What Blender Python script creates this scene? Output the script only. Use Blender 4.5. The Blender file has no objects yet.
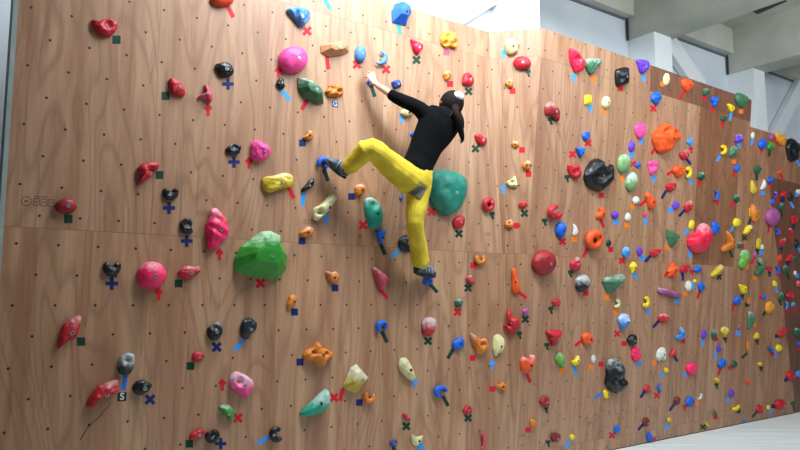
import bpy, bmesh, math, random
import numpy as np
from mathutils import Vector, noise, Matrix
from mathutils.bvhtree import BVHTree
from math import sin, cos, pi, radians, hypot

C = bpy.context.scene.collection
# ------------------------------------------------------------------ camera
F = 690.0                      # focal length in pixels of an 800 px wide frame
PITCH = math.atan(77.5 / F)
D = hypot(F, 77.5)
FLOOR = -1.565                 # floor below the camera (camera at the origin)
cam = bpy.data.objects.new('camera', bpy.data.cameras.new('camera'))
C.objects.link(cam)
cam.data.sensor_width = 36.0
cam.data.lens = 36.0 * F / 800.0
cam.data.clip_start = 0.05
cam.rotation_euler = (pi / 2 + PITCH, 0, 0)
bpy.context.scene.camera = cam
# ------------------------------------------------------------------ light
sc = bpy.context.scene
sc.view_settings.view_transform = 'Standard'
sc.view_settings.look = 'None'
sc.view_settings.gamma = 1.0
sc.view_settings.use_curve_mapping = False
sc.view_settings.exposure = 0.0
w = bpy.data.worlds.new('world'); sc.world = w; w.use_nodes = True
w.node_tree.nodes['Background'].inputs[0].default_value = (0.80, 0.90, 1.0, 1)
w.node_tree.nodes['Background'].inputs[1].default_value = 0.085


def area(name, loc, target, sx, sy, power, col):
    l = bpy.data.lights.new(name, 'AREA'); l.shape = 'RECTANGLE'; l.size = sx; l.size_y = sy
    l.energy = power; l.color = col
    o = bpy.data.objects.new(name, l); C.objects.link(o); o.location = loc
    o.rotation_euler = (Vector(target) - Vector(loc)).to_track_quat('-Z', 'Y').to_euler()
    return o


area('skylight', (1.1, 4.2, 4.1), (1.15, 6.3, 2.5), 4.3, 1.2, 480, (0.84, 0.94, 1.0))
area('high_window', (-1.5, -2.5, 2.6), (2.0, 7.5, 2.6), 6.0, 2.0, 9, (1.0, 0.93, 0.85))
area('back_wall_fill', (6.5, 4.0, 3.0), (6.0, 11.0, 5.2), 4.0, 1.0, 250, (0.88, 0.94, 1.0))  # unseen fill light, added to brighten the back wall and ceiling
# ------------------------------------------------------------------ geometry helpers


def ray(x, y):
    a, b = x - 400.0, -(y - 225.0)
    return np.array([a, F * cos(PITCH) - b * sin(PITCH), F * sin(PITCH) + b * cos(PITCH)])


def unit(v): return v / np.linalg.norm(v)


class Plane:                                   # a wall face: origin p, level direction d, up, outward normal n
    def __init__(s, p, d, up):
        s.p = np.array(p, float); s.d = unit(np.array(d, float))
        up = np.array(up, float); s.up = unit(up - up.dot(s.d) * s.d); s.n = unit(np.cross(s.d, s.up))

    def hit(s, x, y, off=0.0):
        r = ray(x, y); return r * ((s.p + s.n * off).dot(s.n) / r.dot(s.n))

    def uv(s, q): q = np.asarray(q) - s.p; return (q.dot(s.d), q.dot(s.up))

    def at(s, u, v, h=0.0): return s.p + s.d * u + s.up * v + s.n * h


def lev(xv): return np.array([xv - 400.0, D, 0.0])


pl = Plane(ray(91, 302.5) * 4.5 / D, lev(1390), ray(450, -6660))
At, Ab = pl.hit(489, 32), pl.hit(513.5, 450)
_r = ray(543, 28); Bt = _r * At[2] / _r[2]
pr = Plane(Ab, lev(1340), Bt - Ab)
K1, K2 = pr.hit(763, 130.3), pr.hit(795.5, 412)
pd = Plane(K2, lev(1250), K1 - K2)
pw = Plane(Ab, Bt - At, At - Ab)               # the wedge between the two


def side(ax, ay, bx, by, x, y): return (bx - ax) * (y - ay) - (by - ay) * (x - ax)


def plane_at(x, y):
    xa = 489 + (y - 32) * 24.5 / 418; xb = 543 + (y - 28) * -29.5 / 422
    xk = 763 + (y - 130) * 32.5 / 282
    if x < xa: return pl
    if x < xb: return pw
    if x < xk: return pr
    return pd


def lin(h):
    h = h.lstrip('#'); c = [int(h[i:i + 2], 16) / 255 for i in (0, 2, 4)]
    return tuple((v / 12.92 if v <= .04045 else ((v + .055) / 1.055) ** 2.4) for v in c) + (1,)


def mesh_obj(name, verts, faces, mats, parent=None, smooth=False, label=None, cat=None, group=None, kind=None, origin=None):
    me = bpy.data.meshes.new(name)
    o0 = Vector(origin) if origin is not None else Vector((0, 0, 0))
    me.from_pydata([tuple(Vector(v) - o0) for v in verts], [], faces)
    me.update()
    o = bpy.data.objects.new(name, me); C.objects.link(o); o.location = o0
    for m in (mats if isinstance(mats, (list, tuple)) else [mats]): me.materials.append(m)
    if smooth:
        for p in me.polygons: p.use_smooth = True
    if parent:
        o.parent = parent; o.location = o0 - parent.location
    for k, v in (('label', label), ('category', cat), ('group', group), ('kind', kind)):
        if v: o[k] = v
    return o


# ------------------------------------------------------------------ materials
def new_mat(name, col, rough=0.6, metal=0.0, spec=0.5):
    m = bpy.data.materials.new(name); m.use_nodes = True
    b = m.node_tree.nodes['Principled BSDF']
    b.inputs['Base Color'].default_value = col; b.inputs['Roughness'].default_value = rough
    b.inputs['Metallic'].default_value = metal; b.inputs['Specular IOR Level'].default_value = spec
    return m


def noisy(name, c1, c2, scale=8, rough=0.7, bump=0.0, stretch=(1, 1, 1), coord='Object', metal=0, detail=4, bscale=None, lo=.35, hi=.65):
    m = new_mat(name, c1, rough, metal); nt = m.node_tree; N = nt.nodes; Lk = nt.links
    b = N['Principled BSDF']
    tc = N.new('ShaderNodeTexCoord'); mp = N.new('ShaderNodeMapping'); mp.inputs['Scale'].default_value = stretch
    Lk.new(tc.outputs[coord], mp.inputs[0])
    nz = N.new('ShaderNodeTexNoise'); nz.inputs['Scale'].default_value = scale; nz.inputs['Detail'].default_value = detail
    Lk.new(mp.outputs[0], nz.inputs['Vector'])
    cr = N.new('ShaderNodeValToRGB'); cr.color_ramp.elements[0].position = lo; cr.color_ramp.elements[1].position = hi
    cr.color_ramp.elements[0].color = c1; cr.color_ramp.elements[1].color = c2
    Lk.new(nz.outputs['Fac'], cr.inputs[0]); Lk.new(cr.outputs[0], b.inputs['Base Color'])
    if bump:
        n2 = N.new('ShaderNodeTexNoise'); n2.inputs['Scale'].default_value = bscale or scale * 4; n2.inputs['Detail'].default_value = 3
        Lk.new(tc.outputs[coord], n2.inputs['Vector'])
        bp = N.new('ShaderNodeBump'); bp.inputs['Strength'].default_value = bump; bp.inputs['Distance'].default_value = .004
        Lk.new(n2.outputs['Fac'], bp.inputs['Height']); Lk.new(bp.outputs[0], b.inputs['Normal'])
    return m


def wood_mat(name, uoff, uj):
    m = new_mat(name, (1, 1, 1, 1), 0.44, 0, 0.6); nt = m.node_tree; N = nt.nodes; Lk = nt.links
    b = N['Principled BSDF']

    def math_(op, a, bb=None, c=None):
        n = N.new('ShaderNodeMath'); n.operation = op
        for i, v in enumerate((a, bb, c)):
            if v is None: continue
            if isinstance(v, (int, float)): n.inputs[i].default_value = v
            else: Lk.new(v, n.inputs[i])
        return n.outputs[0]

    def mix(f, a, bb, mode='MIX'):
        n = N.new('ShaderNodeMix'); n.data_type = 'RGBA'; n.blend_type = mode
        for s, v in ((n.inputs[0], f), (n.inputs[6], a), (n.inputs[7], bb)):
            if isinstance(v, (int, float, tuple)): s.default_value = v
            else: Lk.new(v, s)
        return n.outputs[2]

    def ramp(f, p0, c0, p1, c1):
        n = N.new('ShaderNodeValToRGB'); e = n.color_ramp.elements
        e[0].position = p0; e[1].position = p1; e[0].color = c0; e[1].color = c1; Lk.new(f, n.inputs[0]); return n.outputs[0]

    def nz(vec, scale, detail=3, rough=.5, dist=0.0):
        n = N.new('ShaderNodeTexNoise'); n.inputs['Scale'].default_value = scale; n.inputs['Detail'].default_value = detail
        n.inputs['Roughness'].default_value = rough; n.inputs['Distortion'].default_value = dist
        Lk.new(vec, n.inputs['Vector']); return n.outputs['Fac']

    uvn = N.new('ShaderNodeUVMap'); uvn.uv_map = 'metres'
    sx = N.new('ShaderNodeSeparateXYZ'); Lk.new(uvn.outputs[0], sx.inputs[0])
    u, v = sx.outputs[0], sx.outputs[1]
    at = N.new('ShaderNodeAttribute'); at.attribute_name = 'board'
    # shift the grain from board to board
    sh = N.new('ShaderNodeSeparateColor'); Lk.new(at.outputs['Color'], sh.inputs[0])
    cb = N.new('ShaderNodeCombineXYZ'); Lk.new(u, cb.inputs[0]); Lk.new(v, cb.inputs[1])
    Lk.new(math_('MULTIPLY', at.outputs['Alpha'], 37.0), cb.inputs[2])

    def stretch(s):
        n = N.new('ShaderNodeMapping'); n.inputs['Scale'].default_value = s; Lk.new(cb.outputs[0], n.inputs[0]); return n.outputs[0]
    broad = nz(stretch((1.0, .17, 1)), 2.1, 2, .4, .4)
    # cathedral figure: contour lines of a slow stretched noise
    fig = math_('FRACT', math_('MULTIPLY', broad, 16.0))
    figl = ramp(math_('ABSOLUTE', math_('SUBTRACT', fig, .5)), .0, (0, 0, 0, 1), .22, (1, 1, 1, 1))
    fine = nz(stretch((60, 2.2, 1)), 1.6, 4, .65)
    streak = nz(stretch((5, .4, 1)), 1.5, 4, .6, .6)
    col = mix(ramp(streak, .32, (0, 0, 0, 1), .7, (1, 1, 1, 1)), lin('#9a6b4d'), lin('#c29978'))
    col = mix(math_('MULTIPLY', ramp(fine, .35, (1, 1, 1, 1), .6, (0, 0, 0, 1)), .2), col, lin('#8a6248'))
    col = mix(math_('MULTIPLY', math_('SUBTRACT', 1.0, figl), .5), col, lin('#84604a'))
    dk = ramp(nz(stretch((16, 1.1, 1)), 1.3, 5, .7, .6), .58, (0, 0, 0, 1), .72, (1, 1, 1, 1))
    col = mix(math_('MULTIPLY', dk, .7), col, lin('#74503a'))
    blot = ramp(nz(stretch((1, 1, 1)), 9, 5, .7), .68, (0, 0, 0, 1), .8, (1, 1, 1, 1))
    col = mix(math_('MULTIPLY', blot, .35), col, lin('#7a5a45'))
    col = mix(1.0, col, at.outputs['Color'], 'MULTIPLY')
    # joints and bolt holes
    PER = 1.89
    wv = math_('FLOORED_MODULO', v, PER)
    r = math_('ROUND', math_('DIVIDE', math_('SUBTRACT', wv, .08), .19))
    r = math_('MINIMUM', math_('MAXIMUM', r, 0.0), 9.0)
    dv = math_('SUBTRACT', math_('SUBTRACT', wv, .08), math_('MULTIPLY', r, .19))
    par = math_('FLOORED_MODULO', math_('ADD', r, 1.0), 2.0)
    uu = math_('SUBTRACT', math_('DIVIDE', math_('SUBTRACT', u, uoff), .2366), math_('MULTIPLY', par, .5))
    du = math_('MULTIPLY', math_('SUBTRACT', math_('FRACT', math_('ADD', uu, 100.5)), .5), .2366)
    rr = math_('SQRT', math_('ADD', math_('MULTIPLY', du, du), math_('MULTIPLY', dv, dv)))
    hole = math_('LESS_THAN', rr, .0078)
    rim = math_('LESS_THAN', rr, .0105)
    col = mix(math_('MULTIPLY', rim, .35), col, lin('#5c4436'))
    col = mix(hole, col, lin('#0c0b0b'))
    jv = math_('LESS_THAN', math_('ABSOLUTE', math_('SUBTRACT', wv, .002)), .0028)
    ju = math_('LESS_THAN', math_('MULTIPLY', math_('FRACT', math_('ADD', math_('DIVIDE', math_('SUBTRACT', u, uj), .9464), 50.0)), .9464), .0035)
    col = mix(math_('MULTIPLY', math_('MAXIMUM', jv, ju), .5), col, lin('#5a4030'))
    Lk.new(col, b.inputs['Base Color'])
    bp = N.new('ShaderNodeBump'); bp.inputs['Strength'].default_value = .12; bp.inputs['Distance'].default_value = .002
    Lk.new(fine, bp.inputs['Height']); Lk.new(bp.outputs[0], b.inputs['Normal'])
    return m


m_white = noisy('painted_block', lin('#ccd5dd'), lin('#d8dfe4'), 1.5, .8, .3, bscale=60)
m_col = noisy('white_paint', lin('#e6ebee'), lin('#ecf0f2'), 2, .6)
m_conc = noisy('raw_concrete', lin('#b8b9ae'), lin('#c8c8bc'), 2.2, .9, .3, bscale=70)
m_floor = noisy('grey_mat_floor', lin('#ced4d3'), lin('#e2e6e5'), 3, .65, .05, stretch=(.35, 3.0, 1), detail=5)
m_alu = noisy('aluminium_angle', lin('#8f9a96'), lin('#a2aaa6'), 5, .5, 0)
m_frame = noisy('blue_grey_steel', lin('#59616f'), lin('#6b7380'), 6, .6, 0)
m_vent = new_mat('dark_grille', lin('#3a3e48'), .7)
m_base = noisy('dark_gap', lin('#2a1d15'), lin('#3a281c'), 5, .8)

# ------------------------------------------------------------------ the plywood walls


def clip(poly, axis, val, keep_less):
    out = []
    for i in range(len(poly)):
        a, b = poly[i], poly[(i + 1) % len(poly)]
        ia = (a[axis] <= val) if keep_less else (a[axis] >= val)
        ib = (b[axis] <= val) if keep_less else (b[axis] >= val)
        if ia: out.append(a)
        if ia != ib:
            t = (val - a[axis]) / (b[axis] - a[axis])
            out.append((a[0] + t * (b[0] - a[0]), a[1] + t * (b[1] - a[1])))
    return out


def plywall(name, P, polys, uoff, v0, tint, seedv, uj=None):
    """plywood sheets nailed up in a grid: every sheet is a face group with its own tone"""
    verts, faces, uvs, cols = [], [], [], []
    rnd = random.Random(seedv)
    uj = uoff - .145 if uj is None else uj
    edges = []
    for poly in polys:
        over = None
        if isinstance(poly, tuple): poly, over = poly
        us = [p[0] for p in poly]; vs = [p[1] for p in poly]
        u0, v00 = uj, v0
        for i in range(int(math.floor((min(us) - u0) / .9464)), int(math.ceil((max(us) - u0) / .9464))):
            for j in range(int(math.floor((min(vs) - v00) / 1.89)), int(math.ceil((max(vs) - v00) / 1.89))):
                q = clip(clip(clip(clip(poly, 0, u0 + i * .9464, False), 0, u0 + (i + 1) * .9464, True), 1, v00 + j * 1.89, False), 1, v00 + (j + 1) * 1.89, True)
                if len(q) < 3: continue
                t = tint(i, j, rnd)
                if over: t = over
                base = len(verts)
                for a in q: verts.append(P.at(a[0], a[1]))
                faces.append(list(range(base, base + len(q))))
                uvs.append([(a[0], a[1] - v0) for a in q]); cols.append(t)
        base = len(verts)                                   # thickness: back face and rims
        n = len(poly)
        for h in (0, -.018):
            for a in poly: verts.append(P.at(a[0], a[1], h))
        rim = [[base + i, base + n + i, base + n + (i + 1) % n, base + (i + 1) % n] for i in range(n)]
        for f in rim + [[base + n + i for i in range(n)][::-1]]:
            faces.append(f); uvs.append([(0.1, 0.3)] * len(f)); cols.append((.8, .75, .7, .5))
    o = mesh_obj(name, verts, faces, wood_mat('plywood_' + name, uoff, uj), kind='structure')
    me = o.data
    me.uv_layers.new(name='metres'); me.color_attributes.new('board', 'FLOAT_COLOR', 'CORNER')
    ul = me.uv_layers['metres']; ca = me.color_attributes['board']
    k = 0
    for f, uvf, c in zip(me.polygons, uvs, cols):
        for li, q in zip(f.loop_indices, uvf):
            ul.data[li].uv = q; ca.data[li].color = c
    return o


def soft(i, j, r):
    t = r.uniform(.93, 1.04); return (t, t * r.uniform(.975, 1.0), t * r.uniform(.95, 1.0), r.random())


def tint_left(i, j, r):
    c = soft(i, j, r); return c


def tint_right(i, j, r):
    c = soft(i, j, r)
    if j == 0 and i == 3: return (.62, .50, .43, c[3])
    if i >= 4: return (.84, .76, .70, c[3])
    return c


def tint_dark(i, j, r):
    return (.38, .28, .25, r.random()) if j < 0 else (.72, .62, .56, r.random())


vtop = pl.uv(At)[1]
uA, uB = pl.uv(At), pl.uv(Ab)
zb = FLOOR


def low(P, u):                                              # v at which the face meets the floor
    return (zb - P.p[2] - P.d[2] * u) / P.up[2]


uL = pl.uv(pl.hit(7, 180))[0]
kA = (uB[0] - uA[0]) / (uB[1] - uA[1])
vf = low(pl, 0)
wall_left = plywall('wall_left', pl, [[(uL, vf), (uB[0] + kA * (vf - uB[1]), vf), (uA[0], vtop), (uL, vtop)]], -.447, .462, tint_left, 3)
# wedge
wAt, wAb, wBt = pw.uv(At), pw.uv(Ab), pw.uv(Bt)
wall_middle = plywall('wall_middle', pw, [[wAb, wBt, wAt]], .1, wAb[1] + 1.84, tint_left, 8)
# right face: full height as far as the step, lower beyond it
rBt, rAb = pr.uv(Bt), pr.uv(Ab)
s1, s2 = pr.uv(pr.hit(752, 92)), pr.uv(pr.hit(751.5, 127))
k1, k2 = pr.uv(K1), pr.uv(K2)
vfr = low(pr, 0)
vtr = rBt[1]
ubr = pr.uv(pr.hit(650.5, 75))[0]
ks = (k1[0] - k2[0]) / (k1[1] - k2[1])
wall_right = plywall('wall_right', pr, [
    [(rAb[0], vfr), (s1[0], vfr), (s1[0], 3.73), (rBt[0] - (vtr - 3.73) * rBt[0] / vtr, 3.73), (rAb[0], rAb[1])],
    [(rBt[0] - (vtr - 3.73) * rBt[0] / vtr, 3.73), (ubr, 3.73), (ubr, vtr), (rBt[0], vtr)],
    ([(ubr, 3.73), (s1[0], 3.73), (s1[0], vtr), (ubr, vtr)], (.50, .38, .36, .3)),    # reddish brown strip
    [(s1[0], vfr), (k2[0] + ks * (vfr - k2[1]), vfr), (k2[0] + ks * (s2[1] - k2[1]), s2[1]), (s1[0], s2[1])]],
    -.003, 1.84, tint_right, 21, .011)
dk1, dk2 = pd.uv(K1), pd.uv(K2)
vfd = low(pd, 0)
kd = (dk1[0] - dk2[0]) / (dk1[1] - dk2[1])
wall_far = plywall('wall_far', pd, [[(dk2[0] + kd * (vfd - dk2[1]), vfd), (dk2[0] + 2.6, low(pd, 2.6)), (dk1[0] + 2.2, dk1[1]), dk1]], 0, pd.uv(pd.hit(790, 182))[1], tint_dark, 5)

# strut strip and side return at the open end of the wall


def quadbox(name, pts, mat, **k):
    """box from 4 base points and 4 top points"""
    f = [(0, 1, 2, 3), (4, 7, 6, 5), (0, 4, 5, 1), (1, 5, 6, 2), (2, 6, 7, 3), (3, 7, 4, 0)]
    return mesh_obj(name, pts, f, mat, **k)


def strip_box(P, u0, u1, v0, v1, h0, h1):
    return [P.at(u0, v0, h0), P.at(u1, v0, h0), P.at(u1, v0, h1), P.at(u0, v0, h1), P.at(u0, v1, h0), P.at(u1, v1, h0), P.at(u1, v1, h1), P.at(u0, v1, h1)]


quadbox('trim_1', strip_box(pl, uL - .028, uL - .001, vf, vtop, -.02, .004), m_alu, kind='structure')
quadbox('wall_end', strip_box(pl, uL - .016, uL - .004, vf, vtop + .02, -.34, -.021), m_frame, kind='structure')
# dark gap where the boards meet the floor
# ------------------------------------------------------------------ floor and building shell
mesh_obj('floor', [(-9, -4, FLOOR), (22, -4, FLOOR), (22, 26, FLOOR), (-9, 26, FLOOR)], [(0, 1, 2, 3)], m_floor, kind='structure')
for i, (P, ua, ub) in enumerate(((pl, uL, uB[0] + kA * (vf - uB[1])), (pr, rAb[0], k2[0]), (pd, dk2[0], dk2[0] + 2.6))):
    v = low(P, ua)
    quadbox('baseboard_%s' % ('left', 'right', 'far')[i], strip_box(P, ua, ub, v, v + .008, .0005, .005), m_base, kind='structure')

bw = Plane(pl.p - pl.n * 0.95, pl.d, (0, 0, 1))              # the block wall of the building
ub0 = -3.2
top = 6.0
mesh_obj('wall_back', [bw.at(ub0, FLOOR, 0), bw.at(16, FLOOR, 0), bw.at(16, top, 0), bw.at(ub0, top, 0),
                       bw.at(ub0, FLOOR, -.2), bw.at(16, FLOOR, -.2), bw.at(16, top, -.2), bw.at(ub0, top, -.2)],
         [(0, 1, 2, 3), (4, 7, 6, 5), (3, 2, 6, 7), (0, 4, 5, 1), (0, 3, 7, 4), (1, 5, 6, 2)], m_white, kind='structure')
HB = 0.42                                                     # how far columns stand out


def ucol(x, y): return bw.uv(bw.hit(x, y, HB))


def bbox_b(name, u0, u1, v0, v1, h0, h1, mat, **k):
    return quadbox(name, strip_box(bw, u0, u1, v0, v1, h0, h1), mat, kind='structure', **k)


VB, VS = 3.62, 4.34                                           # beam soffit and slab heights
COLS = [(4.43, 4.80), (7.0, 7.39), (9.54, 9.88), (12.1, 12.5)]
for i, (a, b) in enumerate(COLS):
    bbox_b('pillar_%d' % (i + 1), a, b, FLOOR, VB, .0, HB, m_col)
    bbox_b('beam_%d' % (i + 1), a - .03, b + .06, VB, VS, .0, 7.0, m_conc)
bbox_b('beam_wall', -3.0, 15.5, 3.93, VS, .0, .14, m_conc)
bbox_b('ceiling', 2.6, 15.5, VS, VS + .15, -.2, 7.0, m_conc)
bbox_b('trim_2', 2.6, 15.5, 3.905, 3.93, .0, .03, m_frame)
# dark joint where the beam sits against the upper wall
bbox_b('trim_3', 6.95, 6.965, VB - .01, VS, .02, .05, m_vent)
bbox_b('trim_4', 9.49, 9.505, VB - .01, VS, .02, .05, m_vent)


def brace(name, a, b, wd):
    """flat painted brace running up the block wall between two (u, v) points"""
    a, b = np.array(a), np.array(b); t = unit(b - a); q = np.array([-t[1], t[0]]) * wd / 2
    pts = []
    for h in (.02, .12):
        for p in (a - q, b - q, b + q, a + q): pts.append(bw.at(p[0], p[1], h))
    quadbox(name, pts, m_col, kind='structure')


brace('brace_1', bw.uv(bw.hit(669, 40, .1)), bw.uv(bw.hit(702, 88, .1)), .30)
brace('brace_2', (4.43, 3.6), (2.2, 2.0), .22)
brace('brace_3', (11.95, 4.0), (10.2, 2.2), .24)
brace('brace_4', (9.8, 3.4), (10.9, 2.0), .16)
def slab_q(x, y, dz):
    r = ray(x, y); return r * ((bw.p[2] + VS) / r[2]) - np.array([0, 0, dz])


vq = [(751.5, 10), (757.5, 13.5), (787, .5), (779, -2)]
vt = mesh_obj('ceiling_vent', [slab_q(x, y, dz) for dz in (.014, -.0) for x, y in vq],
              [(0, 1, 2, 3), (4, 7, 6, 5), (0, 4, 5, 1), (1, 5, 6, 2), (2, 6, 7, 3), (3, 7, 4, 0)], m_vent,
              label='long dark grille set in the grey concrete ceiling between beams', cat='vent')
sc0 = [pl.uv(pl.hit(*q)) for q in ((80, 440), (88, 427), (98, 418), (104, 411), (111, 403))]
for (p, q) in zip(sc0, sc0[1:]):
    pass
_v = []
for (u_, v_) in sc0:
    for s_ in (-.003, .003): _v.append(pl.at(u_ + s_, v_, .0006))
mesh_obj('scratch', _v, [(2 * i, 2 * i + 1, 2 * i + 3, 2 * i + 2) for i in range(4)], new_mat('scratch_brown', lin('#3a2418'), .9), parent=wall_left)
_r = random.Random(4); _v = []; _f = []
for _ in range(46):
    x_, y_ = _r.gauss(590, 34), _r.gauss(412, 15)
    if plane_at(x_, y_) is not pr or y_ > 440: continue
    c_ = np.array(pr.uv(pr.hit(x_, y_))); a_ = _r.uniform(0, 3.1); L_ = _r.uniform(.01, .05); t_ = np.array([cos(a_), sin(a_)]); q_ = np.array([-t_[1], t_[0]]) * .0022
    b_ = len(_v)
    for p_ in (c_ - t_ * L_ - q_, c_ + t_ * L_ - q_ * .3, c_ + t_ * L_ + q_ * .3, c_ - t_ * L_ + q_): _v.append(pr.at(p_[0], p_[1], .0006))
    _f.append((b_, b_ + 1, b_ + 2, b_ + 3))
mesh_obj('scuffs', _v, _f, new_mat('scuff_brown', lin('#4a3222'), .9), parent=wall_right, kind='stuff')
# faint round and square maker's stamps on the boards
m_stamp = new_mat('faded_ink', lin('#6a4a36'), .9)


def stamp(P, x, y, wpx, parent):
    """a ring with a tick inside and two little boxes of print, drawn as thin ink lines"""
    c = P.uv(P.hit(x, y)); s = wpx / 100.0 * .55
    vs, fs = [], []

    def line(p, q, t=.0022):
        p, q = np.array(p), np.array(q); d = q - p; n = np.array([-d[1], d[0]]) / (np.linalg.norm(d) + 1e-9) * t
        b0 = len(vs)
        for r in (p - n, q - n, q + n, p + n): vs.append(P.at(c[0] + r[0] * s * 6, c[1] + r[1] * s * 6, .0006))
        fs.append((b0, b0 + 1, b0 + 2, b0 + 3))
    N = 16
    for i in range(N):
        a, b = 2 * pi * i / N, 2 * pi * (i + 1) / N
        line((-.06 + .028 * cos(a), .028 * sin(a)), (-.06 + .028 * cos(b), .028 * sin(b)))
    line((-.072, -.006), (-.05, .008)); line((-.072, .006), (-.05, -.004))
    for x0 in (-.02, .022, .064):
        line((x0, -.022), (x0 + .034, -.022)); line((x0, .022), (x0 + .034, .022)); line((x0, -.022), (x0, .022)); line((x0 + .034, -.022), (x0 + .034, .022)); line((x0 + .006, 0), (x0 + .028, 0))
    line((-.02, .036), (.06, .036))
    mesh_obj('maker_stamp', vs, fs, m_stamp, parent=parent)


for x, y, wpx, in ((37, 202, 30), (205, 214, 20), (310, 222, 20), (402, 228, 14)): stamp(pl, x, y, wpx, wall_left)
for x, y, wpx in ((487.5, 234, 13),): stamp(pl, x, y, wpx, wall_left)
for x, y, wpx in ((534, 236.5, 12), (522, 436, 13), (589, 423, 12), (653.5, 245.5, 9), (753.5, 288, 7)): stamp(pr, x, y, wpx, wall_right)

# ------------------------------------------------------------------ climbing holds
COL = dict(red='#c4182a', darkred='#9c1a24', maroon='#7c2020', crimson='#ee2048', pink='#ff4a9a', hotpink='#ff2468', rose='#d8485c',
           orange='#dd7f26', vivid='#f2581a', flame='#e84418', yellow='#f2d41c', mustard='#d8b82c', cream='#e4dca4', white='#dcdcd2', blue='#0f62d6',
           navyblue='#1c3f86', sky='#3f92e0', teal='#17a086', sea='#1f8a78', green='#2f9430', forest='#3f7350', moss='#7ba568', dkgreen='#145a3c', lime='#6cae44',
           black='#101317', charcoal='#23272e', purple='#6a38c4', mauve='#a4508e', tan='#d8c08c', brown='#c98a5c', amber='#e8982c', resin='#c8b040', slate='#4d86c8')
TAPE = dict(r='#cc1526', g='#0f3a2a', n='#132562', l='#3a98f0', o='#f07c20', b='#2477d8', p='#e2506e', y='#e8d020', t='#2f8f8a')
TNAME = dict(r='red', g='dark green', n='navy', l='light blue', o='orange', b='blue', p='pinkish red', y='yellow', t='teal')
KNAME = dict(s='square', p='cross', x='cross', b='strip', d='arrow', m='mark', a='arrow')
_m = {}


def hold_mat(c, chalk_glare):
    key = (c, chalk_glare)
    if key in _m: return _m[key]
    col = lin(COL[c]); k = .78
    dark = tuple(v * k for v in col[:3]) + (1,)
    gloss = .36 if c in ('black', 'charcoal', 'green', 'crimson') else .5
    m = noisy('resin_%s_%d' % (c, chalk_glare), dark, col, 14, gloss, .35, bscale=90)
    if chalk_glare:
        nt = m.node_tree; N = nt.nodes; Lk = nt.links; b = N['Principled BSDF']
        src = b.inputs['Base Color'].links[0].from_socket
        tc = N.new('ShaderNodeTexCoord'); nz = N.new('ShaderNodeTexNoise'); nz.inputs['Scale'].default_value = 16; nz.inputs['Detail'].default_value = 6
        nz.inputs['Roughness'].default_value = .75
        Lk.new(tc.outputs['Object'], nz.inputs['Vector'])
        at = N.new('ShaderNodeAttribute'); at.attribute_name = 'chalk_glare'
        ad = N.new('ShaderNodeMath'); ad.operation = 'MULTIPLY'; Lk.new(nz.outputs['Fac'], ad.inputs[0]); Lk.new(at.outputs['Fac'], ad.inputs[1])
        cr = N.new('ShaderNodeValToRGB'); cr.color_ramp.elements[0].position = .33; cr.color_ramp.elements[1].position = .62
        cr.color_ramp.elements[1].color = (.6, .6, .6, 1)
        Lk.new(ad.outputs[0], cr.inputs[0])
        mx = N.new('ShaderNodeMix'); mx.data_type = 'RGBA'; Lk.new(cr.outputs[0], mx.inputs[0]); Lk.new(src, mx.inputs[6]); mx.inputs[7].default_value = lin('#dfe2e0')
        Lk.new(mx.outputs[2], b.inputs['Base Color'])
    _m[key] = m; return m


_t = {}


def tape_mat(k):
    if k not in _t: _t[k] = new_mat('tape_' + TNAME[k].replace(' ', '_'), lin(TAPE[k]), .55, 0, .3)
    return _t[k]


m_bolt = new_mat('steel_bolt', lin('#aeb6bb'), .35, .7)
m_hole = new_mat('bolt_recess', lin('#16181a'), .6)


def frame_at(x, y, wpx, hpx, depth):
    """where a hold that fills wpx x hpx of the photo sits: plane, foot point, size scale"""
    P = plane_at(x, y)
    off = depth * .35
    c = P.hit(x, y, off); rr = ray(x, y)
    zc = c[1] / rr[1] * D if rr[1] else c[1]
    g = F * hypot(1, 77.5 / F) / hypot(c[1], 0) * 1.0       # pixels per metre, upright
    hx = (P.hit(x + 1, y, off) - P.hit(x - 1, y, off)) / 2; hy = (P.hit(x, y + 1, off) - P.hit(x, y - 1, off)) / 2
    J = np.array([[hx.dot(P.d), hy.dot(P.d)], [hx.dot(P.up), hy.dot(P.up)]])
    v = unit(-rr[:2]); n = unit(P.n[:2]); cphi = float(v.dot(n)); sphi = math.sqrt(max(0, 1 - cphi * cphi))
    return P, c, g, J, cphi, sphi


def resample(pts, n):
    pts = [np.array(p, float) for p in pts]; m = len(pts)
    # round the corners a little by one chaikin pass
    q = []
    for i in range(m):
        a, b = pts[i], pts[(i + 1) % m]; q += [a * .8 + b * .2, a * .2 + b * .8]
    pts = q; m = len(pts)
    L = [np.linalg.norm(pts[(i + 1) % m] - pts[i]) for i in range(m)]; T = sum(L)
    out = []
    for k in range(n):
        s = T * k / n; i = 0
        while s > L[i] and i < m - 1: s -= L[i]; i += 1
        out.append(pts[i] + (pts[(i + 1) % m] - pts[i]) * min(1, s / (L[i] + 1e-9)))
    return out


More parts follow.
